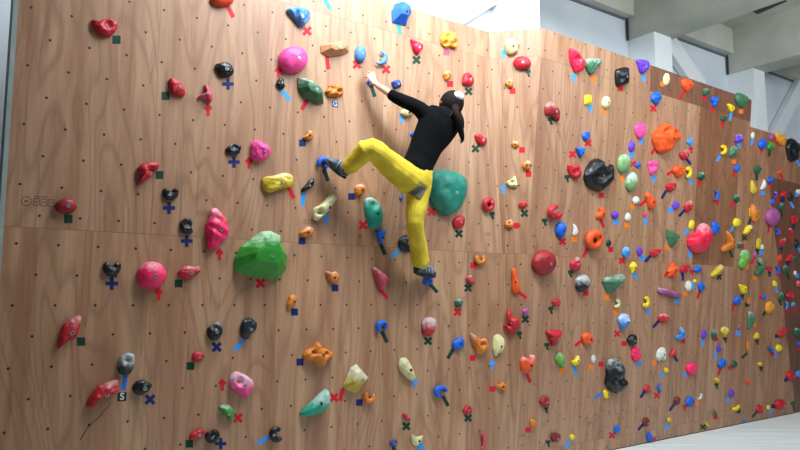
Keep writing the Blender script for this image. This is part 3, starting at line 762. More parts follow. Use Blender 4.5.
DATA = """
104,28,28,19|P 90.5,21 93,20.5 97,24 102,19.5 110,19 116,22 118,27 116,31 114,34 109,37.5 103,37.5 97,33 92,27|red|red lip-shaped hold with pointed corner|red lips hold|gs116.5,39.7
222,-1,24,17|E|flame|red-orange dome cut off at top edge|red-orange top dome|rb230,11,-62
299,19,26,23|P 284.5,10 295,8 299,7 304,9 310,13 309,20 301,29.5 293,19|slate|blue ribbed fan-shaped hold|blue fan|rx307,31,45
223.5,70,21,16|P 213,65 224,62 230,64 234,71 232,76 226,78 219,77|black|glossy black teardrop hold near the top|black teardrop|np228,84
292.5,60.5,29,27|E|pink|big bright pink dome hold|bright pink dome|rd278.5,71
280,84,8.5,12|B|black|small black elongated hold|small black oblong|lb285.5,95,-50
311,91,28,26|F 297,78 307.7,78.6 323.5,92.6 324,104 317,104.7 302,96.4 297.5,88.8|forest*|green faceted wedge hold with pale ridge|green faceted wedge|rb305,104,60
176,88,17,20|P 168,79 172,78 179,82 184,89 185.5,94 183,97.5 178,97 170,93 168,86|red|red tapering jug hold||gs165.5,96
205,95.5,16,21|P 203,85.5 206,84.5 209,88 211,92 213,100 210,104 206,100 202,99 197,98.5 198,96.5 204,94 206,91|rose|pinkish red forked hold|pinkish forked hold|rd208,109
335,49,30,18|F 320.5,46 324,44 343,40.5 349,47 349,52 343,55.5 329,57.5 321,53|brown|brown wooden block hold with pale top|brown wooden block|rb327.5,63,-83
360,54.5,11,17.5|E 12|slate|blue oval pill-shaped hold|blue pill|rx357,64.5
380.5,59,12,14|V 160|slate|blue crescent hold pointing up|blue crescent|rx386,69.5
401.3,14,20.5,24|F 395,4 403,1.5 411,6 411.5,13 408,19 406,26 392,22.5 391.5,11|blue|big blue boxy double-hump hold|big blue box|tb399,28,-80
416.3,47.5,14,18|P 409.5,39 412,40 422,45 423,49 420,52 416.5,56.5 412,49|crimson|bright red triangular hold|bright red triangle|gx416.5,60,45
448,41,19,20|P 442,33 449,31 456,35 457.5,45 455,50.5 451,47 445,49 440,44 439.5,38|amber|amber hollow skull-like hold|amber skull-like hold|ps446.5,52.5
447,76,8.5,10|B|orange*|small orange hold with whitened top||rs450,84
467.5,80,12,14|B|red|red egg-shaped hold||gx468.5,91.5
334,91,19,14|G|orange|ragged orange hold|ragged orange hold|
396,84.5,10,9.5|Q 20|navyblue|dark blue hold near the reaching wrist||
370.5,82.5,8,8|B|blue|blue hold gripped by the reaching hand|gripped blue hold|gb373,91,-72
406.5,113,13,9|E -20|tan|tan hold under the climber's sleeve|tan hold|la402,117
411.5,134,3.5,5|B|blue|tiny blue hold beside the black shirt||
512.2,47,17.5,18|P 504,45 507,40.5 512,38.5 517,43 520.5,44 518,48 517.5,53 511,56 506,54|tan*|knobbly cream rock hold||la503.5,53
522,63.5,18,13.5|E 15|red|red oval scooped hold||gm528,73
509,84,8.5,8.5|B|orange*|small round orange hold||rs512.5,91
576.5,61,17.5,27|P 568,48 570,49 576,51.5 580,58 585,62 585,69 576,74.5 573,69 570,63 568,56|crimson|crimson wing-shaped hold|crimson wing|la573.5,77
593,67,17,19|P 585,58 601,59 601,62 595,68 591,76.5 587,72 584.5,66|forest*|green triangular hold with shiny top|green triangle|oa593,78.5
621.5,77,14.5,20|Q 10|black|black boxy hold with rounded corners|black boxy hold|rs620.5,88.5
642,66.5,14,16|P 635,60 638,59 645,60 649,64 648,70 642,75 639,71|purple|purple rounded triangle hold|purple triangle|la643.5,77.5
666,79.5,6.5,13|E 5|cream*|slim cream hold on the brown strip||os662.7,84
686.5,85.5,13,15|P 680,80 684,78 689,80 693,84 692,88 687,93 684,90 681,86|vivid|orange rock hold on the brown strip||rb682.5,95,60
705.5,92,7,8|B|dkgreen*|small green hold on the brown strip||rm704,98.5
714,102,8.5,11|M|blue|blue two-lobed hold||rm712,110
730,108,8.5,10|P 726,104 729,103.5 734,107 734,110 731,113 729,110|yellow|yellow hold near the strip's end||lb730.5,116.5,80
741.2,100.5,15,16|P 734,94 737,92.5 745,96 748.5,99 747,104 741,108.5 737,105 734,100|forest|large green boulder hold at the high corner|green corner boulder|os741,111.5
655.5,98.5,10.5,14|D 10|blue|blue egg hold under the purple triangle||rx653.5,108.5,0
723.5,119,6,6|B|dkgreen|tiny green hold||rm722.5,125
665,139,30,32|P 650.7,135 657.3,128.3 660,123.3 666.7,123.7 671.3,127.7 676,129 679.7,136.3 678,140.3 672,143.7 668.7,151.7 663.3,154.3 657.3,152.3 653.3,144.3|vivid|huge orange lobed boulder hold|huge orange boulder|rb654,150,55
639.2,131,12,17|P 633.5,126 638,123 643,123 645.5,127 645,133 642,139 638,139 635,134|pink|pink heart-like hold|pink heart-like hold|lb642,139.5,70
689.5,142,6.5,11|P 686,141 689,139 692,136.5 692,143 690.5,147 688,145|sky|small blue shard hold||rm691,150
683.5,155,10.5,11.5|P 678.5,154 681,151 686,149.5 688.5,152 688,158 683,161 680,158|red*|red hold with whitened rim||nb688,161,-50
652.5,167,11.5,17|P 647,162 651,160.5 656,161.5 658,165 656,171 652,175.5 649.5,174 648,168|pink|pink comma-shaped hold|pink comma|la654,178
678,171.5,12.5,13.5|B|vivid|orange rounded hold beside yellow hook||rb670.5,172.5,35
687.5,172.5,7,12.5|C 190|yellow|yellow hook-shaped hold|yellow hook|lb690,181,-60
701,176,7,8.5|B|dkgreen*|small green hold||rm699.5,184
738.5,138.5,8.5,9|B|purple*|purple ball hold with white top||lm739,145.5
752.5,135.5,3.8,7|E|white|tiny white hold by the step||lb752,141.3,80
762,144,8.5,10.5|E|blue|blue ball hold by the step||rm761,150.5
770.5,146,7.5,9|G|green|green knobbly hold beside blue ball||gb769.5,152.5,85
771.5,136.5,5,7|B|mauve|small purple hold on the low top edge||rb772.5,141,-70
780,139.3,11,13|P 774,133 777,133 780,136 784,134 785.5,138 783,141 784,145.5 781,146 777,142 774.5,137|amber|orange bone-shaped hold on top edge|orange bone|rm776.7,143.7
792,149,14,25|P 787,140 789,138 792,139 794,141 798,144 799,150 797.5,155 798,160 793,162 788,160 786.5,154 785,147|black|big black double-bulge hold|big black bulge|lb798,163,-70
722.5,150,7,10.5|C 185|yellow|yellow hook-shaped hold||lb719,157.5,60
733.5,152,10.5,13.5|F 730,148 734,145.5 738.5,150 737,155 732,158.5 728.5,156|forest*|green angular block hold||os734,161.5
737,168,6.5,7.5|B|blue|small blue hold||rb734,173,80
757.5,170,8,9.5|P 753,167 757,165.5 761,168 761.5,171 758,173 757,176 754,172|dkgreen|dark green notched hold||gb756.7,176.5,85
779.5,172,4,5|B|flame|tiny orange hold||rb781.5,176.5,-65
671,187.5,11.5,10.5|P 664.5,185 668,183 675.5,182.5 675.5,188 671,192.5 667,191|red|red rounded wedge hold||nb664,194.5,60
650.5,201.5,12,21|P 645.3,191.5 648,193 655.7,201.3 655.3,205.3 651.3,211.3 648,207.3 646,200.7 643.7,195.3|vivid|long orange kite-shaped hold|orange kite|rb643,203,40
675.5,205.5,7.5,8.5|G|purple|small purple knobbly hold||ls670.5,210
688,206.5,10.5,13|P 683.5,205 687,201 691,200.5 693,204 691,210 687,213 684,210|red*|red rounded wedge hold||nb682,213,48
644.7,215,3.2,5|D|hotpink|tiny pink hold||la645.4,221
715.5,195.5,6,10|V 175|blue|blue half-moon hold||rm717,202.5
691,224.5,6.5,10.5|P 689,221 692,219.5 694,222 693.5,228 690,230 688,227|yellow|yellow hold touching the big pink boulder||lb686.5,231,50
736,198.5,6.5,8|B|dkgreen*|small green hold||rb732.5,204.5,70
753,187,7.5,15.5|P 750,179.5 752,181 753,186 756,188 757,192 754,195 750.5,193 750,187|mustard|yellow and orange stacked hold||
763,184,7,13|P 763,178.5 765,182 766,187 762,190.5 759.7,189 762,184|white|white tooth-shaped hold|white tooth|ls763,193
770,180,6,6.5|B|blue|small blue hold||rm770,185.5
754.7,213,11,21|P 751.3,202.7 760,214 759.3,216.7 755.3,223 752.7,222 750,215.3 749.6,208.7|orange|orange diamond hold with two pockets|orange diamond|yb750.2,212,90;gb750,221,70
771.8,217,14,19|E|mauve|big mauve egg-shaped dome|mauve egg|rb768.5,229,85
775,195,4,7|C 180|purple*|tiny lilac hold||rb777,199.5,-60
783.5,194.5,6.5,7|B|red|small red round hold||ns782.3,200
790.5,197,5.5,10|D|charcoal|slim black hold||lb792,205,-60
772.3,202,4,6|E 20|blue|small blue pill hold||rb775.5,210,-45
781,206.5,5,7.5|B|dkgreen*|small green hold||gb781.5,213,-80
794,219.5,8,10|P 790,216 795,215 798,219 797,223 792,225 790.5,220|red|red angular hold||nb793.5,226.5,85
798,192,4.5,5.5|B|white|small white hold at the far edge||ls797,194.5
736.5,222.5,8,9.5|B|yellow|yellow round dimpled hold||lb732.5,228,55
747,229.5,9.5,11.5|P 743,231 746,226 750,224.5 752,227 749,231 746,235 742.5,234|yellow*|yellow bulging hold||gx744.5,238
672,238,14.5,19.5|F 665.3,229.3 672,231 679.6,235 678.7,239.7 672.7,248 670,246.3 666,237|forest|green wedge pointing down, flat shelf on top|green shield wedge|ox667,247.5
654.7,253,11,9|P 649,250.5 655,249 660.5,249 660,253 655,257.5 650,256|red|red cup-shaped hold||nb648,258.5,48
699,239,24.5,31|P 697.3,225.7 701,223 704.3,223.5 710.7,230 710.3,242.3 706.7,250.3 700,254 693.3,252.3 687.3,246.3 686.7,238.3 690.7,234.3 694.7,231.7|crimson*|huge pinkish red boulder hold|huge pinkish boulder|lb689.5,253.5,82
715.3,228.5,9.5,14.5|P 711,222 715,221 719.5,227 718,232 714,235.5 711.5,232|blue|blue shell hold hugging the pinkish boulder||rm711.5,238
672,270,10.5,15.5|G|vivid|orange pitted oval hold|orange pitted oval|rb667,273,60
684.7,268.5,12,9|P 679,268 681,265 687,264.5 691,266.5 689,270 685,273 680,272.5|red|red wedge hold beside orange pitted oval||nb682.7,276.5,-85
697.3,269,7.5,7|B|blue|small round blue hold||rm692,272.5
716,270.8,12.5,13|P 720,264 722.5,265 722,269 716,275 711,277.5 709.8,275 714,269|mustard*|yellow banana-like hold leaning|leaning yellow hold|gx719,277
694.5,281,3.5,3.8|E|yellow|tiny yellow ball hold||lb693.3,285,75
688,286,6.5,11|E 170|white|white oval pitted hold||os685.5,293.5
700.7,287,8.5,11|P 697,284 700,281.5 704,284 704.7,289 701,292.5 698,289|blue|blue rounded hold||rb698.5,294.5,75
728.7,241,15.5,23|P 725,230.3 728,232.3 732.7,239.7 735.3,243.7 733.3,247.7 726.7,251 721.3,252.3 721,247.7 724,244.3 728,244.3 726,237|orange|orange horn with upright spike|orange spiked horn|gb731,253.5,-65
739.5,245,5,7|B|dkgreen*|small teal green hold||rm742.3,246
757.5,243.5,5,11.5|L 88|mustard|upright yellow bar hold|yellow upright bar|gm757.3,251.5
761.7,247,3.8,5.5|B|white|tiny white hold||ls761.3,252.5
743.5,259.3,11.5,20|P 739,254 741,250 746,249.5 749,254 748.5,261 746,264 744.5,269 739,268 737.5,264 739,259|lime*|light green peanut-shaped hold|light green peanut|os746.8,267
755,254.5,3.8,6.5|B|mauve|tiny purple hold||rb753,260.5,65
759,266.8,11.5,19.5|P 757.5,257.5 761,259 764,265 764,272 760,276 755,275.5 753.3,272 758,268.5 759.5,265 757,262|forest*|grey-green curved jug|grey-green jug|os755,277.7
768.2,268.5,7,6.5|P 764.7,267 767,266 771.7,266.5 771,270 768.5,272|red|small red wedge hold||nm769.5,274
776.5,270,5,9|V 190|blue|small blue crescent hold||rm778.5,275
785,269.5,4.8,9.5|E 15|dkgreen*|slim green hold||gb788,276,-70
776.7,231.5,4.5,7|C 190|blue|small blue loop hold||rb779.3,231,80
790.5,231,4.5,6.5|B|red*|small red and white hold||rb791,238.5,-85
782,242.5,6.5,10|P 779,240 783,238.5 785.5,237.5 785,243 782,247.5 779.5,245|red*|red hatchet-shaped hold||nm781,249.8
796.3,244,4.5,9.5|E 10|charcoal|slim black hold||lb799,249.3,-60
779.5,258,4.2,7|B|flame|small orange-red hold||rb779.2,263.5,85
789,257.3,8.5,8|T|red|red heart-like hold||nm787.5,262.8
795,258.5,5,6.5|B|dkgreen|small round green hold||
795,273,3,5|E|white|tiny white hold||ls797,275.7
798,284,4.5,6.5|E 30|rose*|small pinkish hold at the far edge||
669.6,292.2,26,8.5|P 657,288.5 658.5,287.3 681,293.5 682,295.5 679,298.5 659,293.5 657,291.5|mauve*|long mauve bar hold|long mauve bar|ls676.5,300.7
645,302,7.2,12|C 165|yellow|yellow crescent hold||lb647.7,310.5,-62
663,318,11,9.5|E 15|red*|red disc hold with white rim||nb656,324,48
680.2,334,10.8,13.5|P 679,327.5 681,327 685,332 685,337 681,340.5 675,339 675.5,335 680,335.5 679,331|sky*|blue and white comma-shaped hold|blue comma|rs683,341
703.7,334.3,5.2,9.5|E|purple|slim purple oval hold|slim purple oval|lb703,342,85
713.5,335,5.5,10|B|dkgreen*|green hold with white specks||rs716,339
742.5,288.5,9,11|P 737.5,283.5 741,285 746,285.5 746.5,293 742,294 739.5,289|yellow|yellow triangular hold||gm742,297
736.5,300,7.5,9|B|blue|blue rounded hold||rb733,306.5,80
748,301,2.4,7|L 88|orange|thin orange sliver hold||gs747,304.8
774.3,283.5,5.5,7.5|P 772,281 774,280 777,284 776,287 772.5,286|yellow|small yellow hold||lb776.7,289,-80
763.7,297,4,5.5|E 30|blue|tiny blue pill hold||rs761,297
769.3,307.3,10,13.5|P 768.5,300.5 772,303 774.3,306.5 771,312 767,314 764.5,310 765,303.5|amber|amber leaf-shaped hold|amber leaf|gb764.7,312.5,65
750.7,320,7.8,18|P 747.5,311.5 751,311.5 754.5,316 754,323 751,328 747,329.5 747,320|forest*|long green scaly hold|long green scaly hold|os754,325
739.7,326.7,3.3,5|E 15|mauve|tiny mauve hold||lx738,333.3
724,331.5,8,10|D|mustard*|yellow and white drop-shaped hold||gm725,340
756,335.7,5.8,7.5|B|mustard|small yellow hold||gm757,342
781,296.8,5,9|E 20|dkgreen*|slim green hold||gb780,302,-65
790,295.5,8.8,8|P 785.5,295 788,292 794,292 794.5,297 791,299.5 786,297.5|red|red blocky hold||ns784.7,296
785.7,305.5,4,8.5|V 175|sky*|slim blue crescent hold||rs787.5,312
793,304.5,4.5,5|B|slate*|small grey-blue hold||rs795.7,309
782,332,9,11|P 784,327 786.3,327.5 785.5,334 782.5,337.5 777.5,336.5 777.5,332.5 781,331|red|red boot-shaped hold||ns776.7,336
797.5,332.5,7,10|B|dkgreen*|dark green rounded hold||
798.5,343.5,4,5|B|blue|small blue hold at the far edge||rs799.3,348.3
660.8,354.3,10.5,15|P 656.5,360 655.5,356 656.5,351 660,347 664,347.5 665.5,352 665,360 662.5,361 661.5,357.5 659.5,357.3 658.5,361|white|white horseshoe-shaped hold|white horseshoe|os654.3,363
673,352,6.8,8.5|T|red|small red hold with dark top||nb675.3,357.7,-60
666,370,4.8,5.8|B|yellow|small yellow ball hold||lb662.5,374.3,45
691,368.5,11.3,12.8|E|hotpink|hot pink round hold|hot pink ball|lm684.5,374.8
647.3,388.5,7.5,8.5|B|red|small red hold||nb643,393.8,58
659.3,387.5,5,9.5|V 20|blue|blue half-moon hold||rx656.7,395.5,45
718,348,6,8|P 716,346 718,344 720.5,348 721,351 717,352|purple|small purple pyramid hold||lb715.3,354.7,80
721.5,363,8.5,9.5|B|blue|blue rounded hold||rb719.3,371.5,72
733.7,363.3,7,7.5|P 730.5,364.5 733,360 736.5,362 737,366.5 732,367|dkgreen|dark green pyramid hold||rs730,368
716.5,380.3,5,5.5|B|mustard|tiny yellow hold||gm716.5,386
747,345.7,3.4,11|L 95|orange|orange sliver pair||gb744.5,355.5,40
769.7,349,6,6|L -50|blue|small slanted blue hold||rs772.3,354
778.3,348,6.5,7.5|E|yellow|bright yellow ball hold|bright yellow ball|lb775.7,353.8,80
759.5,364,5.2,4.5|B|mustard|tiny yellow hold||gm761,369
748,381.5,4.5,6|P 746,384 746,378 748,380.5 750.5,383.5 748,384.5|flame|tiny orange spike hold||
790.5,375.5,9,9.5|E|red|round red dome hold||ns786,380
798,374,5,7.5|B|sky|small blue hold at the far edge||rs799.5,378.5
731.3,393.5,5.3,9|E -20|purple|slim purple hold||ls727.7,400.2
676.5,400.5,6.3,8.3|B|maroon|small dark red hold||nb672,407.3,55
689.5,401,9.8,10.8|P 685,404 687,396.5 690,396 694.5,400.5 693,405 688,406.3|blue|blue rounded triangle hold|low blue triangle|rm684.5,407.7
699.7,396.7,4.2,7.5|P 700,393 702,393.5 701.5,398 698.5,400.5 697.5,398.5 700,397|white|small white hook hold||os697.5,402.7
669,420,4.4,5.3|E|mustard|small yellow ball hold||la666.7,426
645.5,422,7.5,9|G|maroon|small dark red hold||nb641,426.8,48
649.5,436.5,8,11.5|P 646,434 648,431 653,436 652.5,440 648.5,442 646.5,439|blue|blue triangular hold near the floor||rm653.7,440
714.3,412.3,4.8,5.5|T|dkgreen|tiny green hold||rs715.5,417.3
706,424.5,4.8,5|L -35|mustard|small yellow hold near the floor||gx703,427
735.7,407.5,8,8|P 732,409 732.5,407 736,407 738.5,403.7 739.7,407 737,410.5 733,411|yellow|small yellow jug hold||gs738.5,411
759,409,7.3,8.3|B|red|small red speckled hold||gb754.5,414.3,48
768,407.3,3.3,4.3|Q|yellow|tiny yellow hold||lm770,411.5
780,404.5,12,11.5|P 774.5,403 777,399.5 781,399 784,401 786,405.5 783,407.5 780,406.5 778,410 775,408|red|red three-lobed hold low down|low red lobes|ns773.3,406.3
792.7,403.3,4.3,4.5|B|dkgreen|tiny green hold||gb793.8,408,-80
587.5,100,7.2,10.5|Q|yellow|yellow blocky hold||la590,107.8
605.5,102.5,8.5,12.5|E -25|cream*|cream striped leaf-like hold||os603.3,111.5
585.5,136,8.3,9.3|B|blue|round blue dimpled hold||rx588,143,0
579.7,152.7,10.3,10.5|T 180|blue|blue rounded triangle hold||rx572.5,154.3,0
573.7,171.5,14,17.5|P 566.5,165 569,164 571,168 572,164.5 577,164.5 580.5,170 580.8,177 577,179.5 570,177 567.5,171|red|red hold with notched top|notched red hold|gm567,178.5
597.7,175,29.5,35|P 583,178 585,168 590,160 595,158 599,160 600,163 608,167 611,163 612.4,170 611,176 612,182 608,186 600,192.4 595,190 586,185|black|big glossy black jagged boulder hold|big black boulder|rs601.3,195.3
623.3,164,13.2,20|E|moss*|light green oval hold with pale top|pale-topped green oval|oa622.5,178.5
630.7,181.7,12,20|E -8|moss**|green and white oval hold|green and white oval|
631.3,146.3,6.5,11|E -20|purple|purple upright oval hold||ls631.5,154.7
638,165,5.5,5.5|B|blue|tiny blue hold||rx632.7,164,0
635.5,200,7.3,8|G|white|small white knobbly hold||os632.5,206.3
627.3,217.3,6.8,10|P 627,212 630,215 631,219 628,222 624.5,220 624.5,216|white|small white pointed hold||os626.5,225
614.7,215,7.2,7.3|E 35|purple|small purple slanted hold||ls616,222
600.2,213.7,10.5,13.5|P 598,207.5 602,207.5 605,211 605,217 601,220 595.5,218.5 595.5,214.5 599,212.5|vivid|orange hooked hold||rb602,223,-70
574.8,229.7,6.3,13.5|P 572,223 575,225.5 578.3,232 576,236 572.5,235.5 573,230|white|white fang-shaped hold|white fang|os574.5,239.3
592,239.3,17.5,21|R|vivid|big orange ring hold|orange ring|rb585.3,252.5,62
608.3,243,5,6.8|E -30|charcoal|tiny black hold||rs610.8,249.5
625.5,252.3,8,11.3|E 20|sky*|blue and white pocketed hold||rx622,260.5,0
639.3,251.5,6,9.5|B|purple|small purple hold||ls641.7,257.8
632.5,266,8.7,11|P 632,260.5 636.7,264.5 636,268.5 633,271 631.5,274 630,270 628.5,266|yellow|yellow ribbed hold||lb635,275.5,-55
575,264,10.8,14.3|B|red*|pinkish red oval hold||gm570.3,273.7
581.7,283,14.7,17.7|E|black**|black dome with grey chalked top|chalked black dome|rs585.7,293
613.5,283.5,24,20.5|F 601.5,281.5 605,277 622,273.7 625,275.5 621,284 611,294 607,292|forest*|green flat-faced wedge with pale top|green flat wedge|ox606.7,297.5
616.3,303.5,6,10|C 170|cream|small cream curved hold||os615.7,311.5
623.3,321.5,12,17.3|D -15|sky**|blue hold whitened with chalk|whitened blue hold|rx617.3,333.7,0
631.3,340,10,11.7|B|black|round black hold with shiny cap||rs624.3,343.7
635.7,354,11,16.5|P 631.5,347 635,346.3 638.5,350 641,357 639,361.5 634,361.5 630.5,356|hotpink|hot pink ribbed shell hold|pink shell|ls639,363.5
586.7,338.7,13,15.3|P 580.5,336 585,331.3 590,334 593.3,341 590,345.5 583,344.5|vivid|orange hold with dimples||rb579,342.7,38
575.3,359.7,9.7,12.2|P 570.5,360.5 574,360.5 577.3,354.3 580,360 577.5,364.5 575,366 571.5,364|yellow*|yellow forked hold|yellow fork|lb575.2,370.5,-82
593,358.8,4.5,8.5|E 10|white|small white pill hold||os591,367
615.5,375,24,36|P 604,364.3 606,360.3 612,357.4 617.3,359.7 622.7,366.3 621.5,370 622.7,375 624,381 627.3,382.3 626.7,386.3 621.3,391 616,392.7 610.7,391 604.7,383.7 604.7,379 606,373.7|black*|big glossy black seahorse-like hold|big black seahorse hold|rs601,364.3
605.5,394,8.2,10.5|P 602,391 605,389 609.5,395 607,399 604,398.5|yellow|yellow rounded hold||bb598.7,395.3,35
559.5,360,11,17|P 554,359 556,353 560,352 564.5,358 565,366 562,368 557,363|lime*|green leaf-like hold|green leaf|os562.3,370.8
544,401.5,10.3,11.7|B|darkred|dark red dimpled hold||gm546,409.3
532.7,423,7.2,8.7|B|orange|small orange dimpled hold||rs528.2,430
555,437.5,10.2,9.7|G|maroon|low maroon knobbly hold||gm548,443.5
571.8,437,5.2,6.2|E|yellow|small yellow round hold||lb568,443.3,60
616.7,429,6.3,8|B|blue|small blue hold near the floor||rx612,435.3,0
551.8,111.5,16,22.5|P 544,106 549,101 552.4,104 557,108 559.4,114 558.6,122 556,122 551,116 544.5,115.5|darkred*|red split-bottom hold|split red hold|gm550.5,121
515,144.5,9.2,8.5|P 510.5,145 513,141 518,141.5 519.5,146 515,148.5|orange*|small orange hold on the folded panel||rs522,150
526.5,165.5,9.2,9.7|B|orange*|small orange hold with pale top||rs528.5,174
480.3,141,13,14.5|P 474,135 479,133.5 482,138 486,138 486.5,144 482,147 477,143.5 475,139|red|red two-lobed hold right of the ponytail||gx475.5,148.7
511.3,181,13,13.5|P 505.5,183 508,180.5 512,179.5 515,175 517,181 517.5,187 511,187.5|cream|cream pointed hold|cream pointed hold|la503.3,188.3
487,204.5,12.5,14.7|R|red|red loop jug with dark opening|red loop jug|gm492,215.3
523,205,10,9|P 518,205 521,201.5 526,201 528,204 524,208.5 520,208.5|red|small red flower-like hold||gx524.5,213.3
509,224,9,9|B|orange*|small orange hold with bright bolt||rs516.5,225.7
553.3,212,15.3,15.5|C 35|red|red open ring jug|red open ring|gm544.5,222
560.2,230.5,11.5,17.5|D 10|blue|blue shell-shaped hold|blue shell|rx562.5,241.5,0
543,262.7,23.5,26|E|darkred|big red stippled dome|big red stippled dome|
479,260,11.3,9.7|C 90|orange|small orange hooked hold||rs473.3,265.7
515.2,281.5,9.5,27|P 511,269 514,267.5 517,271 516.5,277 519.7,284 519,292 515,295 511,290 512,280|vivid|tall orange knuckled hold|tall orange hold|rb522,294.7,-38
555.7,302.5,9,8|E 30|red|small red oval hold||gm550.7,310
525,311.5,7.3,7.3|B|mauve|small mauve hold||gx525.3,319.3
511.3,322,18.2,26.3|P 506.5,309.5 510,309 513,317 520,319 519.6,325 513,335 509,334 507,328 502,328 503,326 507,323 508,319|red|red starfish-like forked hold|red starfish hold|gm519.5,335
478.7,343.3,18.5,22|P 469.5,332.5 475,337 480,340 484,337 488,343 487,350 482,354.5 475,354 474,347 470,340|orange*|orange and cream flame-like hold|orange flame|rs472.7,358
497.7,345.7,12.5,24|P 493,336 498,333.7 503.7,338 503.7,347 500,354.5 497,351 494.5,357.5 491.7,348|cream|cream oval hold with split base|cream split oval|la492.3,364
553,338,16,16.2|Y 180|red|red three-lobed hold|red lobes|gm546.7,346.3
527.3,364.5,16,19|P 520,358 523,356 526,361 529,360 529,354.5 533.5,354.5 534.5,360 532,369 527,374 521,371 519.3,364|vivid*|orange claw hold with whitened notch|orange claw|rb528.3,377.5,-68
501,385.7,12.3,10.5|P 494.5,384 499,385 501,381 505,384 506,388.5 503,391 499,388 495,387|orange|small orange bone-shaped hold||rs492.3,389
482,441,6.5,17|V 180|rose|pinkish red sickle hold near the bottom edge|red sickle|
322,163,12.5,13.5|C 250|blue|blue hooked hold under the raised foot|raised foot's blue hold|gb326,175,-72
359.7,190,11.2,12.2|B|orange*|orange round hold with big bolt||ns351.5,196.5
324.3,207.3,25,29|P 312,212 313,208 320,205 329,195 333,193.6 336.4,198 332,205 323,216 317,221 312.5,219.5|cream|long cream bone-like hold|cream bone|la326,218.5
372.8,213.5,20,32|P 363,204 365,198 373,198 379,204 382.6,216 382,224 376,229 371,229.4 368,225 365,215|teal*|tall teal oval hold|tall teal oval|rx363,225
380,237.3,10.2,15|Y 180|blue|blue knotted hold||gb382.7,249,-68
405,243.5,15.5,18|P 397.5,246 398,240 403,235 410,234.5 412.5,240 412.5,250 408,252.5 401,250|charcoal|black dome beside the yellow trouser leg|black dome by trouser leg|lb395.5,253.7,35
447.3,193,38.5,47|P 430,176 434,171 444,169.6 454,172 464,178 466.6,186 465,198 460,208 449,216.4 443,214.4 433,207 428,198 427.6,188|sea|huge teal green boulder hold|huge teal boulder|rx431.3,212
458,222.5,13,15|P 451.5,222 454,218 460,214.7 464,217 464.3,225 459,229.7 453,228|red|red rounded triangle hold||gx459,233.7
401,198.5,4,5.5|B|blue|tiny blue hold left of the yellow leg||
380,279,17.5,24|P 371,267 376,268 388,277 388,281 385,284 383,291 380,291 375,279|rose*|pink and white triangular hold|pink and white triangle|rb383.7,294,-52
427.5,281,10,8|Q|blue|blue block hold under the standing foot|standing foot's blue hold|gb433.5,288,-50
469.5,279.5,9,8.7|C 30|red*|small red curled hold||gx468,288
458,303,8,9|E 50|dkgreen*|small green slanted hold||rx457.5,312
332.3,277.5,14,13.5|P 325,272 327,271 331,273 335,271 339,275 338.5,280 334,284 329,281|orange*|orange hold with hooked corner||ns335,288
380.3,326,12.3,12.5|C 290|blue|blue open jug||gb384.5,337,-65
428.2,327,16,21|P 421,322 424,317.5 430,316.5 435,319 436,326 433,333 428,337 421.5,333.5|red**|red strawberry-like hold dusted white|dusted red hold|gx428,341
458,343.5,13.3,14.3|P 451.5,344 453,340.5 460,336.5 464,340 463.5,347 457,350.5 452.5,348|blue|blue blocky hold with slot||gb450.5,353.7,60
406,369.5,18,26|P 397.6,366 399,359 404,356.7 409,363 415,378 413,381 408,379 400,371|cream*|cream bottle-shaped hold|cream bottle hold|la415,382
439,391,14.3,12.7|C 310|blue|blue open jug||gb445.5,401,-62
405.5,417,8.3,8|L -35|red|small red slanted hold||gx406.3,426.3
467,409.5,9.3,9.3|B|red|small red rounded hold||gx468,418
393,443,7.7,7.3|B|navyblue|small dark blue hold||gb394,449,-75
416.3,440,13,14|P 410,433.5 414,436 418,436.5 422.7,434.5 421,441 416,446.5 411.5,443|cream|cream shield-like hold|cream shield|ls420.8,447,45
356,378.5,26,25.5|F 350,368 356,364 369,378 356,393 345,389 343,385|resin**|translucent yellow slab hold|yellow slab|rx334,397.5;rb341.3,394.5,80
368,397.5,12.3,12.2|C 80|orange|orange notched hold||ns359.3,402.5
314.5,401.5,31,29.5|P 299,413 308,404 320,392 326,387 330,398 329,405 322,412 308,416.4 301,415.6|teal**|teal horn with white streaks|teal horn|
317.3,354,32,25|P 301.5,356 304,351 312,347 314,342 318,342 320,347.5 326,349 333,353 332,358 326,360 324,366.5 316,366 312,360.5 304,360|orange|orange many-armed hold|orange many-armed hold|ns300,362
307,185.7,13.5,14|P 300.5,190 305,185 309,179.5 313.5,178.5 314,184 308,190 302,193|black|slanted black pill hold||lb303,199.3,82
277,183,32.5,21.5|P 261,182 263,177 272,176 284,172.5 292,175 293,183 290,188 280,189 270,193.6 263,190|mustard*|fat yellow sausage-like hold|yellow sausage|rb291,192.5,-65
308,136,12.3,11.5|P 301.5,138 306,135 308,130 312,132 313.5,137 309,141.5 304,139|orange*|small orange hold with cream tip||ns302.5,143
233,149.5,16.5,13.5|P 225,149 230,144.5 234,143.5 240,144.5 241,149 238,155 230,155.7 226,152.5|black|black rounded hold with dented top|dented black hold|np234,162
260.3,151.5,20.5,21.5|B|pink|pink lumpy round hold|pink lump|rd249,162
170.3,194,17.7,14|P 162,190 165,188 168,192 172,191 174,187.5 178.5,189.5 178.5,196 173,200.5 166,200.5 162.5,196|black|black bean-shaped hold with notched top|black bean|np169,208
186.5,226.3,14,17|P 179.5,222 185,218 190,218.5 192.5,223 191,228 193.5,232.5 188,234.5 182,233 180,228|black|black curled hold|black curl|np186.7,241
216.7,229.3,24.5,42.5|P 209,210 214,208 220,213 225,219 229,233 226,239 220,244 216,250 210,250.5 207,244 207,238 204.5,228 206,222 208,218|hotpink*|tall hot pink ragged ridged hold|tall ragged pink hold|rd219.5,253.5
261,255.5,54,50|F 235,258 240,247 260,231.6 269,230.4 280,235 281,242 288,256 287,270 278,280.4 266,279 240,273.6 234.4,270|green*|huge bright green faceted boulder hold|huge green boulder|rx260.5,283.3
